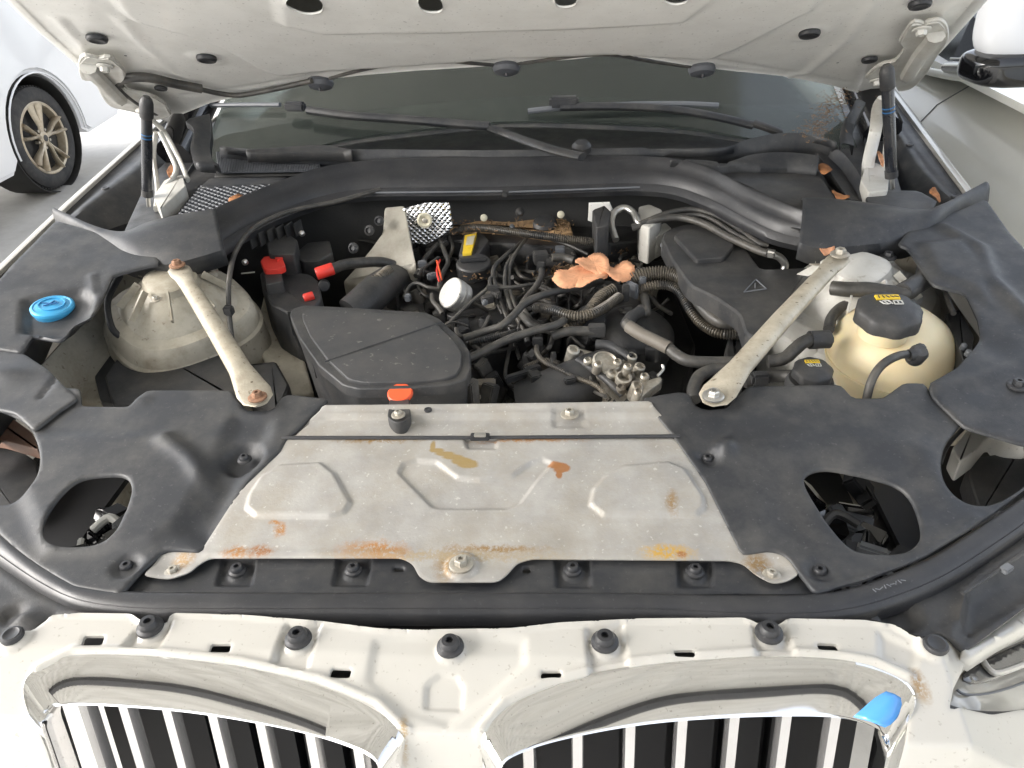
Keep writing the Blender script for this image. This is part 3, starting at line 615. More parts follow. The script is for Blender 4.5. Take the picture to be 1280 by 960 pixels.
# washer filler cap
c = P(66, 385, 1.053); wc = MB()
wc.lathe([(.03, -.02), (.032, -.004), (.0345, -.001), (.0345, .004), (.032, .0065), (.03, .0068), (.028, .0055), (.019, .0075), (0, .008)], c, (.12, -.05, 1), 40)
wc = wc.obj('washer_cap', BLUE, SUV); 
ring = MB().lathe([(.021, .0072), (.0215, .0095), (.0195, .0095), (.0195, .0074)], c, (.12, -.05, 1), 36).obj('cap_ridge', BLUE, wc)
b = MB()
for dx, dy, ang, ln in ((-.009, .0, .0, .02), (.0, .004, 1.57, .014), (.008, -.001, .5, .012), (.006, .006, 2.2, .01), (-.004, -.007, .8, .01)):
    b.box(c+np.array([dx, dy, .0095]), (ln, .0022, .0015), rotz(ang)@roty(.1))
b.obj('wiper_symbol', BLUEM, wc)
# ---- struts
def brace(a, b_, wts, hts, label=None):
    a = P(*a); b_ = P(*b_); e = b_-a; pts = []; rr = []
    for t, wv, h in zip((-.03, 0, .05, .10, .18, .5, .82, .90, .955, 1.0, 1.03), wts, hts): pts.append(a+e*t+np.array([0, 0, .006*math.sin(math.pi*min(1, max(0, t)))])); rr.append((h, wv))
    br = MB().tube(pts, rr, 18).obj('strut_brace', SILV, SUV, label); return br, a, b_
Wt = (.010, .019, .019, .0155, .015, .016, .0175, .022, .025, .022, .009)
Ht = (.002, .003, .004, .008, .011, .012, .011, .008, .004, .003, .002)
br, a, b_ = brace((223, 336, 1.075), (323, 500, 1.018), Wt, Ht)
inst('bolt', BOLTR, a+[0, 0, .006], br, s=1.25); inst('bolt', BOLTR, b_+[0, 0, .004], br, s=1.2)
br, a, b_ = brace((1049, 323, 1.08), (891, 499, 1.018), Wt, Ht)
inst('bolt', BOLTM, a+[0, 0, .006], br, s=1.35, label='bolt with a worn orange paint mark'); inst('bolt', BOLTB, b_+[0, 0, .004], br, s=1.3)
#PART3
# ================================================================== engine bay, big pieces
b = MB(); b.box((0, 1.28, .60), (1.5, .85, .02)); ut = b.obj('undertray', DARK, SUV)
boxo('radiator', (0, .965, .74), (.78, .05, .34), BAYPL, SUV)
fw = loft('firewall', [[(-.72, 1.60, 1.06), (-.5, 1.66, 1.08), (.5, 1.66, 1.08), (.72, 1.56, 1.06)], [(-.72, 1.58, .6), (-.5, 1.64, .6), (.5, 1.64, .6), (.72, 1.54, .6)]], DARK, SUV, step=20, thick=.01)
for s in (-1, 1):
    loft('bay_side', [[(s*.80, .98, .95), (s*.80, 1.2, .97), (s*.78, 1.6, 1.04)], [(s*.76, .98, .8), (s*.74, 1.1, .8), (s*.74, 1.6, .8)], [(s*.70, .98, .62), (s*.66, 1.1, .62), (s*.66, 1.6, .62)]], BAYW, SUV, step=16, thick=.006)
# strut towers: cast dome with ribs, on top of the pressed wheel house
def tower(c, s, m, mx=1.):
    t = MB(); sq = lambda a: 1+.05*math.cos(4*a)
    t.lathe([(.0, .012), (.038, .012), (.046, .008), (.052, -.004), (.064, -.012), (.088, -.034), (.104, -.050), (.112, -.052), (.124, -.056), (.130, -.064), (.137, -.09), (.142, -.095), (.145, -.13), (.150, -.17), (.150, -.30)], c, (s*-.10, -.16, 1), 56, sq)
    o = t.obj('strut_tower', m, SUV, ang=28)
    for k in range(8):
        a = k*2*math.pi/8+.35; d = np.array([math.cos(a), math.sin(a), 0])
        MB().box(c+d*.078+[0, 0, -.014], (.058, .0035, .013), rotz(a)@roty(.72)).obj('rib', m, o)
    for a in (.6, 2.7, 4.8): inst('nut', BOLTM, c+np.array([.075*math.cos(a), .075*math.sin(a), .0]), o, s=.9)
    return o
tl = tower(P(214, 352, 1.045), -1, BAYW)
t2 = tower(P(1075, 338, 1.045), 1, mat('clean_bay_paint', (.58, .57, .53), .4, coat=.2, dust=.45, dustcol=(.28, .24, .17), spk=.4, spkcol=(.2, .16, .1), spks=90))
CB = MATS['clean_bay_paint']
# frame rails and pressed panels beside the towers
prism('frame_rail', [(330, 365), (355, 372), (372, 420), (392, 490), (350, 500), (318, 420)], [.90, .90, .88, .86, .86, .90], .70, BAYW, SUV, bev=.008)
prism('wheelhouse_panel', [(60, 440), (110, 400), (135, 390), (150, 440), (150, 500), (95, 500), (70, 470)], [.93, .95, .95, .90, .88, .88, .90], .70, BAYW, SUV, bev=.01)
hose('body_seam', [(150, 345, 1.03), (135, 375, 1.02), (140, 410, .99), (158, 425, .97)], .006, BAYPL, SUV)
hose('cable', [(475, 237, 1.075), (420, 252, 1.075), (360, 265, 1.075), (318, 285, 1.07), (296, 312, 1.06), (287, 345, 1.05), (286, 385, 1.0), (290, 425, .95)], .0048, HOSE, SUV)
boxo('cable_clamp', P(286, 388, 1.0), (.018, .014, .018), BAYPL, SUV)
# black control box low down on the left of the bay
cb = prism('control_box', [(160, 422), (178, 418), (272, 428), (285, 445), (300, 500), (140, 505), (130, 470), (150, 440)], [.93]*8, .80, BAYPL, SUV, bev=.008)
prism('box_flange', [(118, 470), (140, 440), (158, 424), (166, 432), (146, 470), (146, 506), (125, 500)], .915, .86, BAYPL, cb, bev=.003)
prism('duct', [(300, 455), (345, 450), (362, 480), (350, 510), (315, 510)], .90, .75, BAYPL, SUV, bev=.01)
# jump-start post and fuse boxes under the cowl
jb = prism('power_box', [(324, 340), (352, 336), (388, 342), (398, 350), (402, 372), (392, 388), (362, 392), (338, 380), (327, 360)], [.975]*9, .84, BAYPL, SUV, bev=.008)
prism('terminal_cap', [(325, 326), (330, 320), (352, 320), (357, 332), (350, 336), (330, 337)], 1.010, .998, RED, jb, bev=.003)
prism('cap_tab', [(341, 318), (352, 315), (356, 320), (346, 325)], 1.014, 1.009, RED, jb, bev=.001, rnd=0)
prism('terminal_post', [(328, 336), (350, 334), (354, 352), (332, 356)], .999, .95, BAYPL, jb, bev=.003)
MB().lathe([(.011, -.018), (.0125, -.016), (.0125, .016), (.011, .018)], P(406, 339, 1.0), (1, .45, .15), 18).obj('cable_boot', RED, jb)
MB().lathe([(.007, -.01), (.0085, -.008), (.0085, .008), (.007, .01)], P(386, 371, .98), (1, .45, .15), 14).obj('cable_boot', RED, jb)
MB().lathe([(.010, -.01), (.012, -.008), (.012, .008), (.010, .01)], P(405, 357, .97), (.3, -1, .3), 16).obj('rubber_plug', BAYPL, jb)
prism('box_lid', [(366, 318), (384, 303), (412, 300), (416, 316), (398, 326), (378, 326)], .99, .95, BAYPL, jb, bev=.005)
prism('bracket', [(330, 290), (350, 284), (372, 300), (368, 318), (336, 318)], 1.02, .96, BAYPL, jb, bev=.004)
for i in range(6): boxo('cooling_rib', P(318+i*11, 300-i*3, 1.03), (.003, .03, .03), BAYPL, jb, rotz(-.25), .001)
MB().lathe([(.006, 0), (.006, .006), (.003, .009)], P(378, 293, 1.03), (0, -.5, 1), 12).obj('stud', BRIGHT, jb)
MB().lathe([(.006, 0), (.006, .006), (.003, .009)], P(307, 329, 1.02), (0, -.5, 1), 12).obj('stud', BRIGHT, SUV)
boxo('metal_strip', P(310, 341, 1.02), (.026, .003, .002), BRIGHT, SUV, rotz(.2), .0005)
hose('battery_cable', [(412, 338, 1.0), (430, 331, .99), (455, 328, .98), (480, 328, .97), (500, 335, .95)], .011, HOSE, SUV)
# pale body panels below the cowl
prism('cowl_side_panel', [(428, 352), (455, 322), (478, 290), (480, 258), (506, 256), (514, 300), (520, 330), (500, 350), (465, 362)], [.93, .96, 1.0, 1.05, 1.05, 1.0, .97, .93, .93], .75, mat('grey_body_panel', (.34, .32, .27), .5, var=.1, dust=.6, dustcol=(.12, .10, .07), bump=.1), SUV, bev=.006)  # plain grey panel colour with darker dust
for x, y in ((475, 276), (463, 288), (443, 310)): MB().lathe([(.010, 0), (.011, .006), (.006, .01), (.005, .006)], P(x, y, 1.03), (-.3, -1, .4), 16).obj('grommet', BAYPL, SUV)
def wallplate(name, px, Y, m, parent, th=.01, bev=.002, slope=0.):
    pts = []
    for p in px:
        q = PY(p[0], p[1], Y); q = PY(p[0], p[1], Y+slope*(1.08-q[2])*-1); pts.append(q)
    bm = bmesh.new(); a = [bm.verts.new(q) for q in pts]; c = [bm.verts.new(q+np.array([0, th, 0])) for q in pts]; n = len(pts)
    f = bm.faces.new(a); bm.faces.new(list(reversed(c)))
    for i in range(n): bm.faces.new((a[i], c[i], c[(i+1) % n], a[(i+1) % n]))
    bmesh.ops.recalc_face_normals(bm, faces=bm.faces)
    if bev: bmesh.ops.bevel(bm, geom=list(f.edges), offset=bev, segments=2, affect='EDGES')
    me = bpy.data.meshes.new('mesh'); bm.to_mesh(me); bm.free(); me.polygons.foreach_set('use_smooth', [True]*len(me.polygons)); me.set_sharp_from_angle(angle=.7)
    return link(name, me, m, parent)
foil = wallplate('heat_shield', [(503, 262), (516, 258), (533, 254), (562, 254), (566, 285), (548, 298), (532, 306), (516, 304), (508, 285)], 1.57, FOIL, SUV, .006)
MB().lathe([(.016, 0), (.017, .004), (.013, .006), (.007, .003), (.006, .001), (0, .001)], PY(531, 275, 1.567), (0, -1, .2), 26).obj('washer', mat('cream_plastic', (.6, .56, .42), .5, dust=.4), foil)
inst('nut', BOLTM, PY(531, 276, 1.563), foil, (math.radians(80), 0, 0), .5)
for x, y in ((605, 272), (701, 268)): MB().lathe([(.008, 0), (.008, .004), (.005, .006), (0, .006)], PY(x, y, 1.60), (0, -1, .2), 20).obj('plastic_nut', WLAB, SUV)
MB().lathe([(.010, 0), (.010, .004), (.004, .012), (0, .012)], PY(650, 265, 1.60), (0, -1, .2), 16).obj('plastic_nut', BAYPL, SUV)
wallplate('firewall_panel', [(736, 254), (762, 253), (766, 262), (745, 280), (735, 276)], 1.6, PAINTU, SUV, .004)
hose('pipe_loop', [(770, 300, 1.0), (764, 280, 1.02), (768, 266, 1.035), (780, 260, 1.04), (792, 266, 1.035), (798, 278, 1.03), (808, 288, 1.01)], .0075, BRIGHT, SUV)
prism('pale_bracket', [(798, 258), (812, 255), (828, 262), (826, 275), (812, 285), (800, 280)], 1.03, .95, CB, SUV, bev=.004)
prism('pale_bracket', [(808, 285), (832, 278), (840, 285), (820, 296)], 1.0, .95, CB, SUV, bev=.003)
prism('grommet_plate', [(740, 262), (756, 256), (764, 264), (760, 282), (745, 284)], 1.04, .97, BAYPL, SUV, bev=.005)

# ================================================================== air filter box
LZ = 1.012
lid_px = [(364, 386), (380, 381), (440, 384), (533, 390), (548, 397), (578, 424), (588, 440), (588, 462), (583, 474), (560, 481), (510, 485), (448, 486), (428, 481), (398, 456), (374, 422), (362, 394)]
ab = prism('air_filter_box', [(368, 390), (535, 392), (582, 430), (585, 470), (560, 478), (440, 482), (400, 456), (372, 420)], .997, .82, BAYPL, SUV, bev=.003, inset=.12)
lid = prism('box_lid', lid_px, LZ-.003, LZ-.02, BAYPL, ab, bev=.004)
prism('lid_panel', [(378, 390), (386, 386), (440, 388), (530, 395), (542, 401), (568, 426), (577, 440), (576, 458), (570, 468), (555, 473), (510, 477), (455, 478), (436, 474), (410, 450), (388, 420), (378, 398)], LZ+.002, LZ-.006, mat('dusty_lid_plastic', (.040, .041, .043), .52, var=.1, dust=.35, dustcol=(.11, .10, .09), spk=.7, spkcol=(.2, .19, .17), spks=90, bump=.15, bscale=500), lid, bev=.0025)
b = MB(); b.tube([P(406, 452, LZ+.002), P(470, 430, LZ+.003), P(552, 403, LZ+.002)], .0016, 6); b.obj('lid_rib', BAYPL, lid)
b = MB()
for i in range(9):
    p = P(367+i*3.6, 404+i*6.5, .965); b.box(p, (.012, .003, .05), rotz(.3))
b.obj('side_rib', BAYPL, ab)
hk = prism('bracket_strap', [(487, 498), (512, 498), (513, 520), (505, 528), (492, 528), (484, 521)], [1.0, 1.0, 1.014, 1.016, 1.016, 1.014], .992, BAYPL, ab, bev=.002)
inst('bolt', BOLTM, P(498, 519, 1.018), hk, s=.85)
MB().lathe([(.0175, -.005), (.0190, -.004), (.0190, .0), (.017, .002), (.012, .002)], P(500, 491, 1.004), (0, -.25, 1), 26).obj('rubber_buffer', ORANGE, ab)

# ================================================================== engine
EN = prism('engine', [(440, 400), (560, 300), (760, 285), (830, 330), (870, 430), (850, 500), (560, 505)], [.84, .86, .86, .86, .84, .82, .82], .60, DARK, SUV, bev=.01)
def ep(name, px, z, zb, m=BAYPL, bev=.005, rnd=1, label=None): return prism(name, px, z, zb, m, EN, bev=bev, rnd=rnd, label=label)
ep('valve_cover', [(515, 310), (560, 292), (655, 290), (690, 305), (690, 345), (668, 375), (640, 395), (600, 405), (560, 395), (530, 360)], .915, .82)
ep('intake_cover', [(575, 400), (640, 378), (655, 385), (650, 420), (600, 440), (582, 425)], .92, .84, bev=.012)
ep('manifold', [(690, 352), (762, 350), (800, 362), (800, 395), (770, 410), (712, 412), (690, 395)], .93, .84, bev=.006)
for i in range(5): boxo('rib', P(697+i*15, 378, .94), (.003, .055, .03), BAYPL, EN, rotz(-.05), .001)
MB().lathe([(.07, -.12), (.072, -.02), (.066, .0), (.05, .012), (0, .016)], P(800, 410, .93), (.25, -.2, 1), 32).obj('pump_housing', BAYPL, EN)
MB().lathe([(.026, -.004), (.028, 0), (.026, .006), (.0, .01)], P(738, 398, .955), (.2, -.5, 1), 24).obj('pulley_cover', BAYPL, EN)
# oil filler cap and worn silver cap
oc = MB(); c = P(592, 328, .975); oc.lathe([(.033, -.028), (.036, -.026), (.0365, -.002), (.034, .001), (0, .002)], c, (.02, -.12, 1), 36, lambda a: 1+.012*math.cos(18*a)); oc = oc.obj('oil_cap', BAYPL, EN)
boxo('grip_bar', c+[.0, .0, .006], (.058, .008, .009), BAYPL, oc, rotz(.1), .003)
pl = prism('warning_label', [(581, 294), (596, 291), (589, 316), (578, 317)], .985, .979, YEL, EN, bev=.0003, rnd=0)
prism('label_print', [(584, 296), (594, 294), (591, 305), (582, 306)], .9862, .985, WLAB, pl, bev=0, rnd=0)
ep('label_base', [(573, 318), (580, 292), (600, 289), (612, 300), (596, 322)], .979, .93)
sc_ = MB(); c = P(563, 366, .975); ax = (-.62, -.42, .66)
sc_.lathe([(.030, -.03), (.031, -.02), (.0305, -.019), (.0315, -.018), (.032, -.012), (.0312, -.011), (.032, -.010), (.032, .0), (.030, .002), (0, .003)], c, ax, 40); sc_.obj('oil_filter_cap', SILCAP, EN, label='silver cap worn to bare metal, tilted to the air filter box')
ep('valve_cover', [(480, 345), (520, 318), (548, 330), (548, 372), (535, 392), (500, 390)], .90, .8, bev=.01)
# intake elbow between filter box and engine
hose('intake_duct', [(440, 392, .94), (462, 372, .955), (478, 358, .955), (495, 350, .93), (515, 350, .9)], .034, BAYPL, EN, seg=20)
hose('oil_tube', [(455, 362, .97), (466, 352, .98), (478, 344, .985), (486, 338, .98)], .011, CORR, EN, corr=.006, seg=14)
hose('wire', [(455, 362, .975), (460, 354, .98)], .004, RED, EN); hose('wire', [(549, 352, .97), (546, 338, .98), (550, 325, .975)], .002, RED, EN)
hose('wire', [(552, 350, .97), (549, 337, .98), (546, 326, .975)], .002, ORANGE, EN)
HZ = [
 # (points, radius, corrugation pitch, z)
 ([(580, 423, .965), (607, 414, .975), (627, 407, .985), (641, 395, .99), (654, 381, .995), (669, 372, .995), (693, 365, .99), (716, 360, .985), (740, 355, .975), (752, 352, .96)], .0068, 0),
 ([(584, 449, .96), (615, 434, .97), (638, 423, .98), (669, 413, .985), (693, 407, .985), (704, 401, .98), (710, 393, .965)], .0072, 0),
 ([(676, 331, .975), (677, 344, .98), (670, 358, .98), (660, 370, .975), (652, 382, .97), (656, 390, .965), (663, 400, .96), (676, 410, .955)], .0062, 0),
 ([(658, 298, .98), (645, 316, .985), (638, 331, .985), (636, 348, .98), (638, 366, .975), (645, 386, .96)], .0038, 0),
 ([(645, 316, .98), (634, 330, .985), (631, 348, .985), (633, 368, .975), (640, 388, .96)], .0038, 0),
 ([(653, 302, .975), (631, 320, .985), (619, 332, .99), (616, 344, .985), (620, 358, .98), (626, 378, .965), (634, 398, .95), (640, 420, .93), (650, 450, .9)], .0042, 0),
 ([(616, 345, .985), (612, 352, .985), (618, 372, .97), (628, 392, .95)], .0035, 0),
 ([(668, 355, .98), (638, 359, .988), (613, 360, .988), (599, 369, .98), (580, 386, .97), (563, 402, .955)], .0034, 0),
 ([(669, 384, .975), (693, 388, .985), (708, 393, .985), (724, 395, .985), (740, 392, .985), (756, 384, .985), (774, 371, .985)], .0095, .0045),
 ([(706, 412, .955), (722, 402, .965), (738, 387, .975), (752, 370, .985), (768, 361, .99)], .0115, .005),
 ([(783, 353, .985), (800, 345, .995), (820, 341, 1.0), (842, 343, 1.0), (858, 353, .995), (866, 368, .985)], .0135, .005),
 ([(797, 364, .975), (816, 357, .985), (836, 357, .985), (851, 366, .98), (862, 386, .965), (877, 405, .95), (900, 417, .945), (928, 418, .945)], .0095, .0045),
 ([(864, 362, .985), (872, 376, .975), (886, 392, .965), (903, 403, .96), (932, 403, .96)], .0125, 0),
 ([(566, 292, .965), (578, 286, .985), (602, 285, .995), (635, 289, 1.0), (686, 296, 1.0), (720, 300, .995), (753, 304, .985)], .0088, .0045),
 ([(520, 345, .95), (532, 322, .96), (545, 308, .965), (558, 297, .965), (570, 290, .965)], .006, 0),
 ([(505, 372, .95), (512, 358, .96), (522, 354, .965), (535, 359, .965), (548, 361, .96)], .0036, 0),
 ([(523, 345, .955), (528, 336, .96), (540, 328, .965), (548, 322, .965)], .0035, 0),
 ([(540, 368, .96), (541, 376, .96), (548, 385, .955), (553, 392, .95)], .0045, 0),
 ([(550, 300, .97), (556, 315, .97), (560, 328, .965), (552, 345, .96), (548, 362, .955)], .005, 0),
 ([(562, 296, .97), (566, 310, .965), (560, 324, .96)], .004, 0),
 ([(648, 388, .96), (662, 404, .965), (676, 410, .96), (690, 414, .955)], .0072, 0),
 ([(690, 420, .965), (712, 414, .972), (738, 414, .972), (755, 416, .965)], .0085, 0),
 ([(672, 425, .955), (671, 440, .955), (680, 452, .955), (700, 462, .955), (720, 472, .95), (745, 482, .95), (762, 500, .94)], .0045, .004),
 ([(640, 425, .93), (634, 450, .92), (632, 470, .92), (640, 483, .92), (655, 478, .92)], .0035, 0),
 ([(645, 395, .95), (655, 412, .945), (660, 430, .94)], .006, .004),
 ([(587, 428, .945), (605, 425, .95), (625, 420, .95), (645, 415, .945)], .0065, .004),
 ([(590, 480, .9), (600, 505, .9)], .006, 0),
 ([(783, 404, .985), (792, 413, .982), (806, 420, .98), (820, 427, .978), (836, 436, .975), (846, 444, .972), (860, 451, .97), (885, 453, .97), (925, 453, .97)], .0098, 0),
 ([(868, 500, .95), (867, 486, .955), (874, 471, .96), (890, 463, .965), (912, 461, .965)], .0105, 0),
 ([(800, 385, .97), (808, 392, .97), (806, 372, .97), (798, 360, .965)], .008, 0),
 ([(690, 300, .985), (710, 306, .985), (735, 318, .975)], .0032, 0),
 ([(790, 285, 1.02), (820, 275, 1.035), (850, 272, 1.04), (880, 280, 1.04), (910, 296, 1.035), (945, 312, 1.03), (960, 317, 1.03)], .0075, 0),
 ([(800, 280, 1.03), (830, 268, 1.04), (860, 262, 1.045), (885, 266, 1.045), (915, 282, 1.04), (945, 302, 1.035), (960, 308, 1.03)], .006, 0),
 ([(845, 270, 1.04), (880, 270, 1.045), (915, 290, 1.04), (950, 310, 1.03)], .0045, 0),
 ([(655, 460, .93), (680, 450, .93), (700, 455, .93)], .005, .004),
 ([(570, 410, .95), (575, 420, .94), (600, 415, .93), (612, 395, .95)], .004, 0),
]
for pts, r, co in HZ: hose('hose' if r > .0055 else 'wire', pts, r, CORR if co else HOSE, EN, corr=co, seg=14 if r > .008 else 9)
# clean light elbow on the big coolant hose
hose('hose_sleeve', [(786, 408, .986), (800, 417, .983), (820, 427, .980), (836, 435, .977)], .0112, mat('grey_braided_sleeve', (.13, .115, .095), .6, dust=.4), EN, seg=16)
hose('hose_elbow', [(783, 405, .985), (790, 396, .98), (800, 390, .975)], .011, BAYPL, EN)
hose('metal_fitting', [(958, 315, 1.03), (966, 318, 1.028), (975, 322, 1.022), (981, 330, 1.01), (980, 337, 1.0)], .007, BRIGHT, EN, seg=14)
boxo('crimp', P(964, 317, 1.03), (.018, .014, .014), BRIGHT, EN, rotz(-.5), .003)
for (x, y, z, s, a) in ((676, 322, .98, (.03, .026, .024), .2), (690, 325, .975, (.05, .02, .02), -.1), (676, 333, .982, (.016, .016, .016), 0), (616, 360, .99, (.022, .010, .010), .1), (609, 374, .975, (.022, .018, .014), .5),
                        (620, 368, .98, (.014, .02, .012), .8), (640, 287, 1.0, (.010, .02, .02), 0), (752, 303, .985, (.018, .022, .02), 0), (760, 310, .98, (.012, .018, .03), 0), (648, 470, .935, (.05, .012, .012), .5), (665, 462, .935, (.03, .014, .012), .5),
                        (746, 413, .972, (.03, .02, .02), 0), (510, 372, .955, (.012, .012, .014), 0), (528, 330, .965, (.018, .014, .014), .3), (545, 296, .97, (.02, .02, .012), .4), (800, 352, .985, (.012, .03, .03), .4), (790, 362, .98, (.03, .008, .03), -.9),
                        (782, 366, .985, (.012, .012, .035), .2), (712, 475, .95, (.02, .012, .01), .4), (672, 427, .96, (.018, .014, .014), 0), (700, 314, .975, (.02, .02, .02), 0), (540, 345, .96, (.02, .012, .012), .5), (555, 305, .97, (.025, .012, .01), 1.0), (606, 378, .98, (.01, .01, .01), .7)):
    boxo('connector', P(x, y, z), s, BAYPL if (x+y) % 3 else GREYP, EN, rotz(a), .002)
hose('fuel_line', [(690, 322, .985), (705, 322, .982), (718, 326, .98)], .0085, HOSE, EN)
# small brackets, bolts and fins that fill the block
rr = np.random.RandomState(21); occ = []
for k in range(320):
    x, y = 490+rr.rand()*330, 290+rr.rand()*210
    z = .865+.075*rr.rand(); s = (.01+.03*rr.rand(), .01+.02*rr.rand(), .02+.03*rr.rand())
    if rr.rand() < .45: MB().lathe([(s[1]*.5, -s[2]), (s[1]*.55, 0), (s[1]*.4, .004), (s[1]*.36, .0), (0, .0)], P(x, y, z), (rr.randn()*.3, rr.randn()*.3, 1), 12).obj('boss', [BAYPL, GRIME, STEEL, BAYPL, HOSE][k % 5], EN)
    else: boxo('bracket', P(x, y, z), s, [BAYPL, GRIME, HOSE, BAYPL, DARK][k % 5 if k % 7 else 0], EN, rotz(rr.rand()*3)@rotx(rr.randn()*.4), .002)
for k in range(60):
    x, y = 500+rr.rand()*300, 300+rr.rand()*170; a = rr.rand()*6.3; q = [(x, y, .90)]
    for j in range(4): a += rr.randn()*.6; q.append((q[-1][0]+22*math.cos(a), q[-1][1]+13*math.sin(a), .91+.05*rr.rand()))
    hose('wire', q, .0025+.002*rr.rand(), HOSE, EN, seg=7)
# bellows pipe at the front, throttle body
MB().tube([P(660, 512, .88), P(690, 500, .90), P(740, 478, .91), (P(775, 465, .90))], [.05, .052, .05, .048], 28).obj('charge_pipe', BAYPL, EN)
tb = prism('throttle_body', [(712, 440), (722, 434), (748, 440), (772, 440), (800, 462), (803, 478), (792, 492), (775, 492), (752, 475), (735, 462), (716, 452)], .945, .90, STEEL, EN, bev=.006)
prism('casting_boss', [(740, 446), (752, 440), (770, 446), (776, 458), (762, 466), (746, 460)], .965, .94, STEEL, tb, bev=.004)
for x, y, r in ((717, 437, .011), (790, 445, .009), (800, 458, .009), (766, 466, .009), (797, 482, .01)): MB().lathe([(r, -.03), (r, 0), (r*.7, .002), (r*.65, -.004), (0, -.004)], P(x, y, .965), (.2, -.3, 1), 20).obj('bolt_boss', STEEL, tb)
MB().lathe([(.013, -.03), (.013, .0), (.010, .001), (.009, -.01), (0, -.01)], P(780, 471, .965), (.1, -.3, 1), 24).obj('port', STEEL, tb)
for k, (x, y) in enumerate(((724, 442), (735, 450), (748, 455), (758, 446), (772, 452), (785, 458), (788, 468), (806, 470), (798, 490), (776, 484))):
    MB().lathe([(.007, -.02), (.0075, .0), (.005, .003), (.0045, -.001), (0, -.001)], P(x, y, .955+.012*(k % 3)), (.2*(k % 3-1), -.3, 1), 14).obj('screw_boss', STEEL if k % 3 else GRIME, tb)
MB().lathe([(.020, -.02), (.022, .0), (.019, .003), (.017, -.001), (0, .001)], P(757, 452, .967), (.25, -.35, 1), 26).obj('valve_cap', STEEL, tb)
hose('gasket', [(722, 450, .955), (735, 458, .955), (750, 468, .955), (766, 482, .95), (778, 494, .94)], .006, BAYPL, tb)
hose('coolant_line', [(745, 430, .97), (762, 432, .97), (776, 440, .965), (788, 448, .96)], .008, BAYPL, tb)
prism('steel_bracket', [(790, 498), (800, 478), (826, 470), (828, 476), (806, 492), (798, 504)], .96, .945, STEEL, EN, bev=.002)
hose('lever', [(822, 470, .965), (829, 462, .97), (828, 456, .975)], .0025, BRIGHT, EN)
# crumbling insulation and debris along the back of the engine
insu = ep('insulation_edge', [(560, 283), (600, 275), (640, 277), (690, 270), (712, 276), (716, 290), (690, 292), (640, 284), (600, 281)], .985, .95, mat('crumbling_insulation', (.42, .27, .14), .9, var=.5, vscale=60, bump=.8, bscale=120), bev=.006)
ep('rear_cover', [(560, 275), (700, 262), (800, 285), (800, 300), (720, 310), (560, 300)], .965, .9, bev=.01)
MB().lathe([(.026, -.01), (.027, .006), (.022, .012), (0, .014)], P(681, 281, .99), (0, -.3, 1), 24).obj('rubber_cap', BAYPL, EN)

# ================================================================== black cover on the right of the engine
rcov = prism('intake_silencer', [(826, 298), (832, 287), (856, 279), (902, 281), (930, 306), (952, 336), (1016, 333), (1018, 345), (975, 400), (958, 425), (932, 418), (924, 392), (892, 370), (862, 356), (840, 325)], [1.02]*15, .988, BAYPL, SUV, bev=.009, rnd=2)
prism('raised_panel', [(842, 294), (852, 286), (900, 286), (918, 306), (905, 322), (870, 324)], 1.029, 1.018, BAYPL, rcov, bev=.005)
b = MB(); tr_ = [P(930, 365, 1.021), P(945, 349, 1.021), P(958, 361, 1.021)]
for i in range(3): b.tube([tr_[i], tr_[(i+1) % 3]], .0012, 6)
b.tube([P(944, 354, 1.021), P(944, 360, 1.021)], .0012, 6)
b.obj('warning_triangle', GREYP, rcov)
hose('cover_edge', [(828, 306, 1.005), (840, 330, 1.0), (862, 356, 1.0), (880, 352, 1.003), (897, 352, 1.003), (912, 372, 1.0), (920, 392, .995)], .005, GREYP, rcov)
prism('cover_front', [(915, 402), (930, 412), (935, 425), (930, 470), (915, 470), (905, 440)], [.93]*6, .85, BAYPL, SUV, bev=.01)

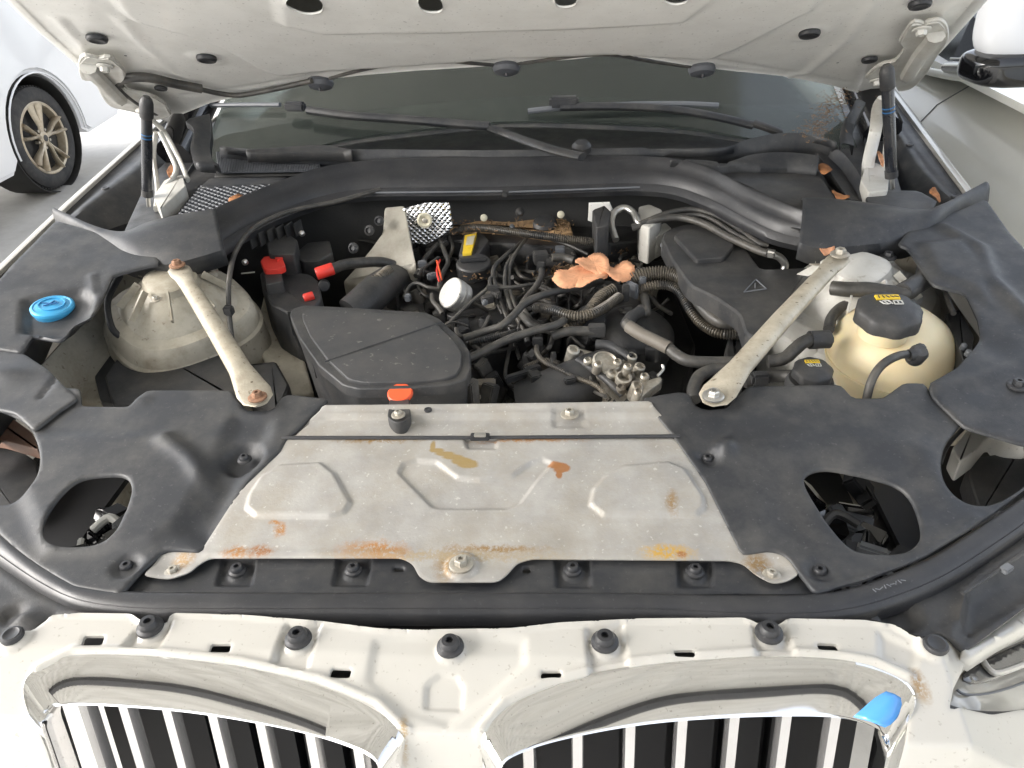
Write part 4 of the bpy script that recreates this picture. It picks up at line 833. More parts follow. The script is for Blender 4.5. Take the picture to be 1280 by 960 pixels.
# ================================================================== coolant tank
c = P(1112, 444, .955); tk = MB()
prof = [(.0, .083), (.03, .080), (.055, .070), (.078, .052), (.092, .028), (.098, .004), (.0985, -.002), (.098, -.008), (.092, -.03), (.078, -.052), (.05, -.07), (0, -.078)]
tk.lathe(prof[::-1], c, (0, -.12, 1), 56); tk = tk.obj('coolant_tank', TANK, SUV, ang=70)
b = MB().lathe([(.096, -.0025), (.1005, -.002), (.1005, .002), (.096, .0025)], c+[0, 0, .0], (0, -.12, 1), 56); b.obj('weld_seam', TANK, tk)
cc = P(1113, 384, 1.068)
MB().lathe([(.036, -.05), (.036, -.005), (0, -.004)], cc, (0, -.12, 1), 30).obj('neck', TANK, tk)
lob = lambda a: 1+.026*math.tanh(3*math.cos(8*a))
def screwcap(cc, s, par):
    cp = MB().lathe([(.040*s, -.024*s), (.0435*s, -.023*s), (.0435*s, -.006*s), (.040*s, -.001*s), (.030*s, .003*s), (.012*s, .0045*s), (0, .005*s)], cc, (0, -.12, 1), 64, lob).obj('cap', BAYPL, par, ang=55)
    R = rotx(.12)
    MB().box(cc+R@np.array([.0, .017*s, .0045*s]), (.032*s, .010*s, .0035*s), R).obj('label', YEL, cp)
    b = MB()
    for k in range(5): b.box(cc+R@np.array([(-.012+.006*k)*s, .017*s, .0065*s]), (.0014*s, .006*s, .001*s), R@rotz(.3*k))
    b.obj('label_mark', BAYPL, cp)
    pts = [cc+R@np.array([(-.006+.006*math.cos(t))*s, (.003+.0045*math.sin(t))*s, .0066*s]) for t in np.linspace(0, 2*math.pi, 16)]
    MB().tube(pts, .0007*s, 6).obj('symbol', WPRT, cp)
    b = MB()
    for dx, dy, l, h in ((.010, .007, .012, .0012), (.010, -.001, .012, .0012), (.0045, .003, .0012, .008), (.0155, .003, .0012, .008), (.010, .003, .0012, .008)): b.box(cc+R@np.array([dx*s, dy*s, .0062*s]), (l*s, h*s, .0012*s), R)
    for dx in (-.012, -.006, .0): b.box(cc+R@np.array([(dx)*s, .003*s, .0062*s]), (.0012*s, .008*s, .0012*s), R@rotz(.5))
    b.obj('symbol', WPRT, cp)
    return cp
screwcap(cc, 1.08, tk)
st_c = P(1017, 460, 1.005)
sm_t = MB().lathe([(.034, -.07), (.036, -.03), (.032, -.02), (0, -.018)], st_c, (0, -.1, 1), 26).obj('small_reservoir', BAYPL, SUV)
screwcap(st_c, .66, sm_t)
hose('hose', [(1140, 443, 1.02), (1125, 444, 1.03), (1108, 452, 1.03), (1096, 464, 1.02), (1088, 480, 1.005), (1083, 500, .985)], .0062, HOSE, tk)
MB().lathe([(.012, -.012), (.0135, -.008), (.0135, .008), (.010, .013), (0, .013)], P(1146, 444, 1.02), (.1, -.5, 1), 18).obj('hose_connector', BAYPL, tk)
hose('hose_elbow', [(1136, 444, 1.024), (1147, 442, 1.024), (1150, 436, 1.018)], .009, BAYPL, tk)
hose('hose', [(960, 452, .985), (980, 448, .99), (992, 438, 1.0), (1004, 428, 1.01), (1018, 424, 1.01), (1036, 425, 1.0)], .0105, HOSE, SUV)
MB().tube([P(1012, 425, 1.01), P(1036, 424, 1.008)], .0145, 16).obj('hose_clamp', BAYPL, SUV)
hose('hose', [(1036, 412, 1.0), (1040, 396, 1.0), (1052, 384, 1.005), (1068, 378, 1.01), (1082, 378, 1.015)], .009, HOSE, SUV)
hose('hose', [(1040, 360, 1.035), (1062, 362, 1.04), (1085, 362, 1.045), (1112, 366, 1.045), (1135, 366, 1.045), (1150, 352, 1.045)], .0125, HOSE, SUV, corr=0)
MB().tube([P(1128, 366, 1.046), P(1155, 350, 1.046), (P(1160, 330, 1.046))], .016, 14).obj('foam_sleeve', BAYPL, SUV)
hose('hose', [(930, 478, .96), (950, 472, .965), (975, 470, .97), (990, 470, .975)], .010, HOSE, SUV)
boxo('hose_clamp', P(950, 473, .97), (.028, .02, .02), BAYPL, SUV, rotz(.1), .004)
hose('cable', [(1180, 360, 1.03), (1186, 378, 1.03), (1192, 392, 1.03)], .004, HOSE, SUV)
lv = prism('level_sensor', [(1182, 392), (1200, 386), (1218, 420), (1216, 442), (1204, 450), (1196, 430)], 1.0, .95, BAYPL, SUV, bev=.003)
for x, y in ((1203, 436), (1209, 444)): MB().lathe([(.005, 0), (.005, .008), (.003, .01)], P(x, y, 1.0), (0, -.3, 1), 12).obj('fitting', GREYP, lv)
prism('inner_fender_panel', [(1150, 330), (1180, 345), (1190, 400), (1200, 470), (1180, 490), (1160, 400)], [1.0, 1.0, .96, .92, .92, .96], .75, CB, SUV, bev=.008)
prism('inner_fender_panel', [(1020, 365), (1048, 345), (1090, 350), (1060, 385), (1040, 400), (1025, 430), (1000, 440), (990, 420)], [.99, 1.0, 1.0, .98, .96, .95, .93, .94], .8, CB, SUV, bev=.01)
inst('nut', BOLTK, P(1110, 322, 1.055), t2, s=1.2)
#PART4
# ================================================================== cowl and the arched bulkhead seal
upA = [(268, 262, 1.10), (300, 248, 1.105), (340, 232, 1.11), (400, 211, 1.118), (470, 201, 1.12), (560, 197, 1.12), (633, 196, 1.12), (720, 196, 1.12), (800, 197, 1.12), (850, 201, 1.12), (890, 213, 1.115), (930, 234, 1.11), (970, 252, 1.105), (1010, 268, 1.10)]
loA = [(276, 316, 1.045), (306, 296, 1.05), (345, 276, 1.055), (400, 256, 1.06), (460, 246, 1.065), (560, 245, 1.065), (633, 244, 1.065), (720, 241, 1.065), (790, 239, 1.065), (840, 243, 1.065), (885, 259, 1.06), (925, 280, 1.055), (965, 299, 1.05), (1005, 309, 1.045)]
UA = np.array(crv([P(*p) for p in upA], 8)); LA = np.array(crv([P(*p) for p in loA], 8))
mixc = lambda t, dz=0, dy=0: UA*(1-t)+LA*t+np.array([0, dy, dz])
cw = loft('bulkhead_seal', [mixc(0, -.03, .03), mixc(0, 0, .004), mixc(.04, .006), mixc(.12, .008), mixc(.22, .004), mixc(.36, .0015), mixc(.44, .004), mixc(.54, .0055), mixc(.64, .004), mixc(.72, -.001), mixc(.76, -.006), mixc(.80, .002), mixc(.90, .002), mixc(1, 0), mixc(1.02, -.012, .01)], RUB, SUV, step=160, ang=50)
b = MB(); b.tube(even(crv([P(462, 241, 1.072), P(560, 240, 1.072), P(628, 239, 1.072)], 5), .02), .0022, 8); b.obj('trim_strip', GREYP, cw)
b = MB(); b.tube(even(crv([P(636, 240, 1.072), P(720, 237, 1.072), P(800, 234, 1.072)], 5), .02), .0022, 8); b.obj('trim_strip', GREYP, cw)
boxo('joint_clip', P(631, 243, 1.072), (.012, .01, .01), BAYPL, cw, bev=.002)
# cowl floor, tray and lids
HCW = lambda x, y: 1.075+0*x
cowl = sheet('cowl_tray', [(150, 300), (205, 180), (235, 150), (1060, 130), (1110, 180), (1130, 250), (1000, 290), (900, 235), (633, 215), (400, 225), (270, 275)], HCW, BAYPL, SUV, res=.02, t=.004, rnd=0)
HM = lambda x, y: 1.095+0*x
# diamond mesh intake grille, real bars
mg_px = [(220, 272), (250, 233), (345, 228), (300, 250), (276, 262)]
mg = [PH(*p, HM)[:2] for p in mg_px]; mgp = MB()
cx0, cy0 = np.min(mg, 0); cx1, cy1 = np.max(mg, 0)
def clipseg(a, b_, poly):
    ts = [t for t in np.linspace(0, 1, 160) if inpoly(np.array([a[0]+(b_[0]-a[0])*t]), np.array([a[1]+(b_[1]-a[1])*t]), poly)[0]]
    return (min(ts), max(ts)) if len(ts) > 3 else None
for sgn in (1, -1):
    for k in np.arange(-.6, .9, .0165):
        a = (cx0-.0, cy0+k); b_ = (cx1, cy0+k+sgn*.75*(cx1-cx0)); r = clipseg(a, b_, mg)
        if r:
            pa = np.array([a[0]+(b_[0]-a[0])*r[0], a[1]+(b_[1]-a[1])*r[0], 1.095]); pb = np.array([a[0]+(b_[0]-a[0])*r[1], a[1]+(b_[1]-a[1])*r[1], 1.095])
            mgp.tube([pa, pb], .0022, 4)
go = mgp.obj('intake_mesh', MESHM, SUV, smooth=False); go['kind'] = 'stuff'
sheet('mesh_backing', [(216, 274), (248, 231), (350, 226), (300, 252), (276, 264)], off(HM, -.012), GRB, SUV, res=.02, rnd=0)
sheet('mesh_rim', [(250, 234), (262, 222), (360, 221), (345, 229)], off(HM, .003), COVER, SUV, res=.012, rnd=0)
# ribbed vent behind it
HV = lambda x, y: 1.105+.35*np.maximum(0, y-1.80)
rv_ = MB()
for i in range(62):
    x = 274+i*(400-274)/61; t = (x-274)/126
    a = PH(x, 216-2*t, HV); b_ = PH(x-3, 190+6*t, HV); rv_.tube([a, b_], .0022, 4)
o = rv_.obj('vent_rib', MESHM, SUV, smooth=False); o['kind'] = 'stuff'
sheet('vent_backing', [(268, 220), (272, 188), (420, 192), (480, 200), (400, 216)], off(HV, -.006), DARK, SUV, res=.02, rnd=0)
# cowl lips: long wavy ledges
def ledge(name, up_, lo_, m=COVER, dz=.006, th=.003):
    U = np.array(crv([P(*p) for p in up_], 6)); Lw = np.array(crv([P(*p) for p in lo_], 6)); n = 70
    r_ = lambda c: np.stack([np.interp(np.linspace(0, 1, n), np.linspace(0, 1, len(c)), c[:, k]) for k in range(3)], 1)
    U, Lw = r_(U), r_(Lw)
    return loft(name, [U-[0, 0, .015], U, U*.8+Lw*.2+[0, 0, dz], U*.5+Lw*.5+[0, 0, dz*.6], Lw, Lw-[0, 0, .02]], m, SUV, step=n, ang=55, thick=th)
ledge('cowl_lip', [(276, 184, 1.135), (300, 187, 1.135), (340, 190, 1.13), (400, 190, 1.13), (500, 190, 1.13), (600, 191, 1.13), (700, 190, 1.13), (800, 188, 1.13), (900, 186, 1.135), (935, 176, 1.14), (975, 168, 1.145), (1020, 170, 1.145), (1045, 178, 1.145)],
      [(276, 192, 1.12), (300, 193, 1.12), (340, 196, 1.12), (400, 197, 1.12), (500, 199, 1.115), (600, 200, 1.115), (700, 199, 1.115), (800, 197, 1.115), (900, 195, 1.115), (935, 190, 1.12), (975, 184, 1.12), (1020, 184, 1.12), (1042, 190, 1.12)])
ledge('cowl_lip', [(838, 200, 1.125), (880, 202, 1.12), (910, 204, 1.12), (940, 195, 1.125), (980, 192, 1.13), (1024, 196, 1.13)], [(850, 206, 1.11), (890, 214, 1.105), (925, 212, 1.105), (960, 210, 1.11), (990, 210, 1.11), (1022, 213, 1.11)], dz=.001)
ledge('cowl_rim', [(308, 188, 1.14), (340, 186, 1.14), (400, 182, 1.14), (440, 188, 1.14)], [(308, 192, 1.135), (340, 191, 1.135), (400, 190, 1.135), (440, 191, 1.135)], m=BAYPL, dz=.001, th=.002)
prism('cowl_box', [(886, 216), (925, 208), (1022, 212), (1044, 248), (1006, 262), (970, 250), (930, 230)], [1.10]*7, 1.08, BAYPL, SUV, bev=.004)
ledge('drain_channel', [(1042, 184, 1.13), (1056, 196, 1.12), (1070, 214, 1.11), (1084, 240, 1.10)], [(1020, 190, 1.11), (1036, 212, 1.10), (1048, 230, 1.09), (1062, 250, 1.085)], dz=-.02)
ledge('corner_flap', [(1070, 125, 1.20), (1062, 140, 1.18), (1052, 158, 1.16), (1050, 180, 1.14)], [(1082, 128, 1.19), (1072, 145, 1.17), (1066, 165, 1.15), (1068, 182, 1.13)], dz=.004)
ledge('corner_flap', [(232, 152, 1.19), (242, 162, 1.18), (238, 185, 1.16), (245, 205, 1.14), (268, 208, 1.13)], [(262, 142, 1.2), (264, 165, 1.17), (262, 185, 1.15), (266, 200, 1.14), (274, 206, 1.13)], dz=.004)
# debris of needles in the corner of the windscreen
db = MB(); rr = np.random.RandomState(4)
for i in range(420):
    t = rr.rand(); x = 1015+rr.randn()*12+t*34; y = 172-t*58+rr.randn()*4; z = 1.145+.05*t+.006*rr.rand(); p = P(x, y, z); a = rr.rand()*6.3; l = .003+.006*rr.rand()
    db.tube([p, p+np.array([math.cos(a)*l, math.sin(a)*l, rr.randn()*.002])], .0006, 3)
o = db.obj('needle_litter', MULCH); o['kind'] = 'stuff'; o['label'] = 'brown needles and leaf crumbs heaped in the windscreen corner'; o['category'] = 'leaf litter'
db = MB()
for i in range(520):
    k = i % 4
    x, y = [(rr.uniform(655, 790), rr.uniform(300, 345)), (rr.uniform(560, 720), rr.uniform(274, 292)), (rr.uniform(590, 600)+rr.randn()*8, 340+rr.randn()*4), (rr.uniform(690, 715), rr.uniform(322, 350))][k]
    p = P(x, y, [.945, .992, .955, .965][k]+.01*rr.rand()); a = rr.rand()*6.3; l = .003+.006*rr.rand()
    db.tube([p, p+np.array([math.cos(a)*l, math.sin(a)*l, rr.randn()*.003])], .0012, 3)
o = db.obj('engine_litter', MULCH); o['kind'] = 'stuff'; o['label'] = 'brown crumbs of leaf and insulation strewn over the engine'; o['category'] = 'leaf litter'

# ================================================================== windscreen, wipers
WS = lambda x, y: 1.125+.46*(y-1.84)-.03*(x/.7)**2
ws_out = [(-.80, 1.78), (-.4, 1.86), (0, 1.885), (.4, 1.86), (.80, 1.78), (.72, 2.95), (0, 3.0), (-.72, 2.95)]
sheet('windscreen', ws_out, WS, GLASS, SUV, res=.08, t=.005, rnd=0, lip=0, world=True)
fr_ = sheet('windscreen_border', [(-.80, 1.78), (-.4, 1.85), (0, 1.875), (.4, 1.85), (.80, 1.78), (.79, 1.92), (.4, 1.955), (0, 1.975), (-.4, 1.955), (-.79, 1.92)], off(WS, -.007), mat('black_frit', (.05, .053, .056), .35, dust=.3), SUV, res=.05, t=.002, rnd=0, lip=0, world=True)
sheet('dashboard', [(-.8, 1.95), (.8, 1.95), (.8, 2.75), (-.8, 2.75)], lambda x, y: 1.06+.05*(y-1.95)+.0*x, mat('dark_dashboard', (.03, .027, .022), .8, var=.2), SUV, res=.1, rnd=0, world=True)
MB().box((0, 2.78, .9), (1.6, .05, .9)).obj('cabin_front', DARK, SUV); 
sheet('roof', [(-.70, 2.93), (.70, 2.93), (.70, 4.6), (-.70, 4.6)], lambda x, y: 1.64+0*x, PAINT, SUV, res=.2, rnd=0, world=True, t=.03)
for s in (-1, 1):
    b = MB(); b.tube([(s*.86, 1.85, 1.1), (s*.76, 2.95, 1.62)], .045, 10); b.obj('windscreen_pillar', GLOSS, SUV)
    loft('body_side', [[(s*.94, 2.15, 1.08), (s*.96, 3.5, 1.08), (s*.93, 5.1, 1.08)], [(s*.97, 2.15, .8), (s*.98, 3.5, .8), (s*.95, 5.1, .8)], [(s*.93, 2.15, .35), (s*.94, 3.5, .35), (s*.92, 5.1, .35)]], PAINT, SUV, step=12, thick=.01)
    b = MB()
    b.add([(s*.93, 2.3, 1.08), (s*.94, 4.9, 1.08), (s*.72, 4.6, 1.6), (s*.71, 3.0, 1.6)], [(0, 1, 2, 3)]); b.obj('side_glass', GLOSS, SUV, smooth=False)
MB().box((0, 5.0, .8), (1.8, .3, .7)).obj('tail', PAINT, SUV)
def wiper(pts, r=.010, w_=.016):
    q = [PH(x, y, off(WS, h)) if y < 175 else P(x, y, 1.15) for x, y, h in pts]; e = crv(q, 6)
    return e
wr = root('x', 'x', 'x', (0, 0, 0)); bpy.data.objects.remove(wr)
e = wiper([(728, 196, .02), (700, 190, .03), (668, 180, .035), (640, 170, .035), (612, 160, .035)]); wa = MB().tube(e, [(.008, .015)]*len(e), 12).obj('wiper_arm', BAYPL, SUV)
e = wiper([(612, 158, .03), (560, 154, .03), (500, 149, .03), (440, 145, .03), (385, 138, .03)]); MB().tube(e, [(.010, .012)]*len(e), 10).obj('wiper_blade', COVER, wa)
boxo('blade_clip', PH(369, 133, off(WS, .03)), (.055, .022, .022), COVER, wa, rotz(-.2), .005)
e = wiper([(350, 131, .018), (300, 131, .018), (262, 132, .018)]); MB().tube(e, [(.006, .008)]*len(e), 8).obj('wiper_rubber', GREYP, wa)
e = wiper([(975, 166, .02), (960, 160, .03), (942, 154, .032)]); wb = MB().tube(e, [(.009, .016)]*len(e), 12).obj('wiper_arm', BAYPL, SUV)
e = wiper([(942, 157, .03), (900, 147, .03), (850, 138, .03), (800, 134, .03), (740, 133, .03), (700, 134, .03)]); MB().tube(e, [(.009, .012)]*len(e), 10).obj('wiper_blade', COVER, wb)
boxo('blade_clip', PH(705, 127, off(WS, .035)), (.07, .03, .025), COVER, wb, rotz(-.02), .006)
e = wiper([(660, 139, .012), (700, 135, .016), (780, 131, .016), (850, 130, .016), (898, 132, .015)]); MB().tube(e, [(.007, .007)]*len(e), 8).obj('wiper_rubber', GREYP, wb)
MB().lathe([(.02, -.01), (.021, .004), (.014, .012), (0, .014)], P(727, 184, 1.14), (0, -.2, 1), 20).obj('wiper_pivot_cap', BAYPL, SUV)

# ================================================================== fenders and their gutters
def fender(edge, s, inn):
    e = np.array(crv([P(*p) for p in edge], 6)); k = np.array([s, 0, 0])
    fe_ = loft('fender', [e-k*.006+[0, 0, -.012], e-k*.006, e+k*.001+[0, 0, .002], e+k*.010+[0, 0, -.001], e+k*.022+[0, 0, -.02], e+k*.035+[0, 0, -.08], e+k*.045+[0, 0, -.2], e+k*.03+[0, 0, -.45]], PAINT, SUV, step=70, ang=60, thick=.0)
    i = np.array(crv([P(*p) for p in inn], 6)); n = 70
    r_ = lambda c: np.stack([np.interp(np.linspace(0, 1, n), np.linspace(0, 1, len(c)), c[:, q]) for q in range(3)], 1)
    e2, i2 = r_(e), r_(i); g = e2-k*.008
    gt = loft('fender_gutter', [g+[0, 0, -.008], g*.93+i2*.07+[0, 0, -.014], g*.8+i2*.2+[0, 0, -.012], g*.72+i2*.28+[0, 0, -.004], g*.62+i2*.38+[0, 0, -.006], g*.55+i2*.45+[0, 0, -.02], g*.3+i2*.7+[0, 0, -.06], i2+[0, 0, -.02], i2+[0, 0, -.10]], COVER, SUV, step=n, ang=50, thick=.002)
    for t in (.2, .38, .56, .74):
        q = int(t*n); p = g[q]*.7+i2[q]*.3+[0, 0, -.004]; inst('push_clip', PADM, p, gt, s=.6)
    return fe_
fender([(-160, 480, 1.03), (-60, 392, 1.045), (0, 335, 1.05), (85, 254, 1.08), (170, 178, 1.10), (205, 147, 1.105), (240, 118, 1.11)], -1,
       [(-60, 520, 1.02), (0, 440, 1.03), (60, 330, 1.07), (110, 285, 1.08), (200, 250, 1.09), (235, 200, 1.10), (262, 160, 1.11)])
fender([(1440, 560, 1.03), (1340, 420, 1.045), (1280, 330, 1.05), (1230, 264, 1.075), (1180, 198, 1.09), (1127, 127, 1.10), (1100, 92, 1.11)], 1,
       [(1330, 560, 1.02), (1290, 430, 1.03), (1240, 330, 1.06), (1200, 270, 1.085), (1120, 240, 1.09), (1092, 190, 1.10), (1076, 130, 1.12)])

# ================================================================== hood, held up
HH = lambda x, y: 1.29+.53*(1.68-y)+.02*(x/.8)**2
hood_px = [(12, -10), (58, 36), (100, 74), (130, 100), (180, 140), (215, 152), (228, 140), (262, 126), (300, 117), (350, 107), (400, 97), (450, 91), (520, 85), (600, 80), (633, 77), (700, 72), (760, 68), (810, 70), (870, 80), (920, 86), (980, 92), (1040, 104), (1075, 114), (1100, 112), (1130, 88), (1165, 60), (1215, 0)]
edge_l = PH(38, -10, HH); edge_r = PH(1215, 0, HH)
hw = [(1.0*edge_r[0]*.98, .95), (edge_r[0]*.9, .72), (.35, .58), (0, .55), (-.35, .58), (-.78, .72), (edge_l[0]*.98, .95)]
hp = [tuple(PH(*p, HH)[:2]) for p in hood_px]
outl = [(a, b_, c, d) for (a, b_), (c, d) in zip([(0, 0)]*(len(hp)+len(hw)), hp+hw)]
RIDGE = [(110, -60), (150, 8), (165, 20), (230, 38), (290, 60), (330, 84), (350, 90), (400, 84), (520, 76), (633, 68), (760, 62), (850, 68), (880, 72), (930, 52), (970, 30), (1015, 8), (1060, -60)]
hood = sheet('hood_inner_panel', outl, HH, PAINTU, SUV, res=.009, t=.003, rnd=1, lip=.002,
      holes=[[(352, -12), (356, -24), (398, -24), (402, -4), (385, 0), (372, -2)], [(518, -24), (550, -24), (553, -4), (538, -2), (524, -5)], [(692, -26), (722, -26), (720, -12), (706, -9), (694, -11)], [(828, -30), (864, -30), (862, -16), (845, -12), (832, -16)]],
      bumps=[('poly', RIDGE, -.008, .009), ('poly', [(330, -80), (348, 18), (400, 30), (560, 28), (700, 24), (855, 16), (900, -20), (905, -80)], -.009, .016),
             ('line', [(150, 20), (175, 50), (215, 88), (238, 96)], .010, -.004), ('line', [(1100, -10), (1060, 45), (1010, 88), (990, 92)], .010, -.005),
             ('line', [(70, 20), (118, 74), (145, 98)], .010, -.006), ('line', [(1185, 5), (1142, 56), (1112, 92)], .010, -.006), ('line', [(230, 118), (300, 108), (420, 88), (633, 68), (860, 68), (960, 84), (1060, 102)], .006, .003),
             ('disc', 258, 71, .032, -.003, .008), ('disc', 1012, 40, .032, -.003, .008)])
E_ = [(p[0]*1.03, p[1]+(.02 if p[1] > 1.2 else -.03)) for p in hp+hw]
sheet('hood_skin', E_, off(HH, .05), PAINT, SUV, res=.05, t=.004, rnd=1, world=True)
# rolled hood flanks between skin and inner panel
for sd_, pp in ((-1, [(-10, -15), (38, 35), (100, 88), (128, 112)]), (1, [(1250, -10), (1200, 45), (1165, 82), (1130, 112)])):
    e = np.array(crv([PH(*p, off(HH, .0)) for p in pp], 6)); q = np.array([sd_, 0, 0.])
    loft('hood_flange', [e-q*.03+[0, 0, .012], e-q*.01+[0, 0, .006], e+[0, 0, .012], e+q*.012+[0, 0, .03], e+q*.008+[0, 0, .05]], PAINTU, SUV, step=30, ang=60, thick=.002)
nrm = np.array([0, .53, 1.]); nrm /= np.linalg.norm(nrm); RX = Matrix(((1, 0, 0), (0, -nrm[2], -.53/1.1317*1.0), (0, .53/1.1317, -nrm[2]))).to_euler()
hdn = (math.pi-math.atan(.53), 0, 0)
for x, y, s in ((121, 46, 1.35), (258, 71, 1.4), (201, 109, 1.0), (1012, 40, 1.4), (1087, 73, 1.15), (1150, 3, 1.35), (438, 16, .6), (806, 2, .6)):
    inst('rubber_bumper', PADM, PH(x, y, off(HH, -.006)), hood, hdn, s*.95)
for x, y in ((182, 29), (157, 69), (348, 84), (330, 35), (916, 61), (1047, 78), (1031, 38)):
    inst('drain_hole', PADM, PH(x, y, off(HH, -.002)), hood, hdn, .2)
wm = MB().lathe([(.004, 0), (.004, .001), (.0015, .0018), (0, .0018)], (0, 0, 0), seg=10); wmm = shared(wm, PAINTU)
for x, y in ((204, 38), (225, 59), (244, 50), (240, 77), (278, 88), (260, 98), (302, 71), (50, 15), (60, 27), (88, 24), (970, 43), (1005, 22), (1016, 60), (1023, 68), (1031, 45), (1048, 21), (1030, 20), (516, 60), (627, 57), (739, 51), (413, 19), (880, 40), (1000, 10)):
    inst('weld_dimple', wmm, PH(x, y, off(HH, -.006 if 330 < x < 900 else -.001)), hood, hdn, 1.1)
# washer jets and the hose that feeds them
for x, y in ((401, 99), (633, 80), (877, 82)):
    p = PH(x, y, HH)+[0, -.006, -.004]; j = MB()
    j.lathe([(.026, -.004), (.028, .003), (.024, .011), (.014, .015), (0, .016)], p, (0, -.55, -1), 26); j = j.obj('washer_jet', MESHM, hood)
    boxo('jet_slot', p+[0, -.014, -.008], (.004, .006, .012), GLOSS, hood, bev=.0008)
e = [PH(x, y, off(HH, -.018)) for x, y in ((195, 140), (170, 125), (148, 106), (158, 98), (185, 97), (220, 105), (252, 111))]
MB().tube(crv(e, 7), .0095, 14).obj('washer_hose', HOSE, SUV)
e = [PH(x, y, off(HH, -.014)) for x, y in ((252, 112), (275, 117), (300, 119), (340, 112), (390, 101))]; MB().tube(crv(e, 7), .0055, 10).obj('washer_hose', HOSE, SUV)
e = [PH(x, y, off(HH, -.006)) for x, y in ((412, 98), (450, 88), (500, 79), (550, 76), (590, 79), (625, 82))]; MB().tube(crv(e, 7), .0035, 8).obj('washer_hose', HOSE, SUV)
e = [PH(x, y, off(HH, -.006)) for x, y in ((645, 80), (690, 74), (730, 69), (770, 69), (810, 76), (868, 84))]; MB().tube(crv(e, 7), .0035, 8).obj('washer_hose', HOSE, SUV)
# hinges
def hinge(br_px, arm, lower, bolts, m):
    hg = sheet('hinge_plate', br_px, off(HH, -.022), m, SUV, res=.008, t=.004, rnd=1, bumps=[('line', arm, .007, -.012)])
    e = [PH(x, y, off(HH, -.022)) for x, y in br_px]; MB().tube(crv(e, 3, True)+[e[0]], .0035, 6).obj('folded_edge', m, hg)
    e = [PH(x, y, off(HH, -.034)) for x, y in arm]; MB().tube(crv(e, 5), [(.012, .016)]*11, 8).obj('hinge_link', m, hg)
    for x, y in bolts: inst('bolt', shared_white, PH(x, y, off(HH, -.028)), hg, hdn, 1.35)
    for q, w1 in lower:
        e = crv([P(*p) for p in q], 5); MB().tube(e, [(.005, w1)]*len(e), 10).obj('hinge_arm', m, hg)
    return hg
sw = BOLT.mesh(); sw.materials.append(CB); shared_white = sw
hinge([(100, 76), (108, 68), (124, 72), (136, 70), (152, 84), (154, 96), (146, 104), (158, 112), (188, 118), (205, 128), (212, 142), (195, 148), (168, 138), (140, 132), (128, 118), (118, 98), (104, 98)], [(110, 85), (130, 105), (150, 125)],
      [([(172, 138, 1.25), (190, 150, 1.22), (205, 165, 1.18), (222, 195, 1.13), (235, 225, 1.10)], .007), ([(195, 165, 1.19), (192, 195, 1.14), (197, 235, 1.10), (195, 262, 1.08)], .009), ([(200, 165, 1.19), (212, 190, 1.15), (220, 215, 1.12), (200, 240, 1.10)], .006)], [(131, 82), (118, 92)], CB)
prism('hinge_base', [(192, 245), (205, 225), (228, 218), (232, 232), (215, 248), (200, 262)], [1.11]*6, 1.07, CB, SUV, bev=.003)
hinge([(1126, 50), (1140, 28), (1150, 27), (1156, 30), (1160, 26), (1174, 24), (1182, 32), (1183, 48), (1176, 60), (1168, 72), (1156, 92), (1140, 108), (1124, 112), (1118, 98), (1090, 98), (1084, 94), (1100, 80), (1120, 74), (1132, 58)], [(1170, 45), (1150, 70), (1135, 95)],
      [([(1105, 122, 1.25), (1098, 135, 1.22), (1094, 165, 1.16), (1086, 200, 1.12), (1084, 225, 1.09)], .012), ([(1114, 120, 1.25), (1112, 150, 1.18), (1108, 190, 1.13), (1106, 228, 1.09)], .007)], [(1152, 36), (1097, 100)], CB)
prism('hinge_base', [(1076, 225), (1084, 200), (1100, 205), (1112, 215), (1110, 238), (1085, 240)], [1.11]*6, 1.06, CB, SUV, bev=.003)
# gas struts
def gas(a, b_, c_):
    a, b_, c_ = [np.array(q) for q in (a, b_, c_)]
    g = MB().tube([a, b_], .0108, 20).obj('gas_strut', mat('gloss_black_tube', (.015, .017, .022), .25, coat=.4, dust=.1), SUV)
    d = (b_-a)/np.linalg.norm(b_-a)
    MB().tube([a-d*.022, a-d*.016, a-d*.008, a+d*.02, a+d*.022], [.006, .011, .0130, .0130, .0115], 20).obj('ball_socket', BAYPL, g)
    MB().tube([b_-d*.002, b_+d*.012], .0118, 20).obj('end_ring', BAYPL, g)
    MB().tube([b_, c_], .0042, 12).obj('piston_rod', BRIGHT, g)
    for t in (.3, .34): MB().tube([a*(1-t)+b_*t, a*(1-t-.012)+b_*(t+.012)], .0111, 20).obj('blue_band', BLUEM, g)
gas(P(183, 134, 1.295), P(184, 238, 1.125), P(186, 258, 1.09))
gas(P(1109, 96, 1.305), P(1114, 214, 1.13), P(1116, 236, 1.095))

# ================================================================== leaves lying about (things of their own)
def leaf(name, pts, z, m, label, curl=.01, seed=1, group=None):
    rr = np.random.RandomState(seed); ps = [P(x, y, z) for x, y in pts]
    e = np.array(crv(ps, 7, True)); c = e.mean(0); e = e+(e-c)*(rr.randn(len(e), 1)*.022); n = len(e); vs = [c+[0, 0, 0]]; fs = []
    rings = (.33, .66, 1.0)
    for r in rings:
        for i in range(n): p = c+(e[i]-c)*r; vs.append(p+[0, 0, curl*r*r*math.sin(i/n*12.6+seed)+.0006*rr.randn()*r])
    for i in range(n): fs.append((0, 1+i, 1+(i+1) % n))
    for k in range(2):
        for i in range(n): a = 1+k*n; fs.append((a+i, a+n+i, a+n+(i+1) % n, a+(i+1) % n))
    o = link(name, mesh(vs, fs, True, 60), m); md = o.modifiers.new('t', 'SOLIDIFY'); md.thickness = .0006
    o['label'] = label; o['category'] = 'leaf'
    if group: o['group'] = group
    return o
G = 'dead leaves in the engine bay'
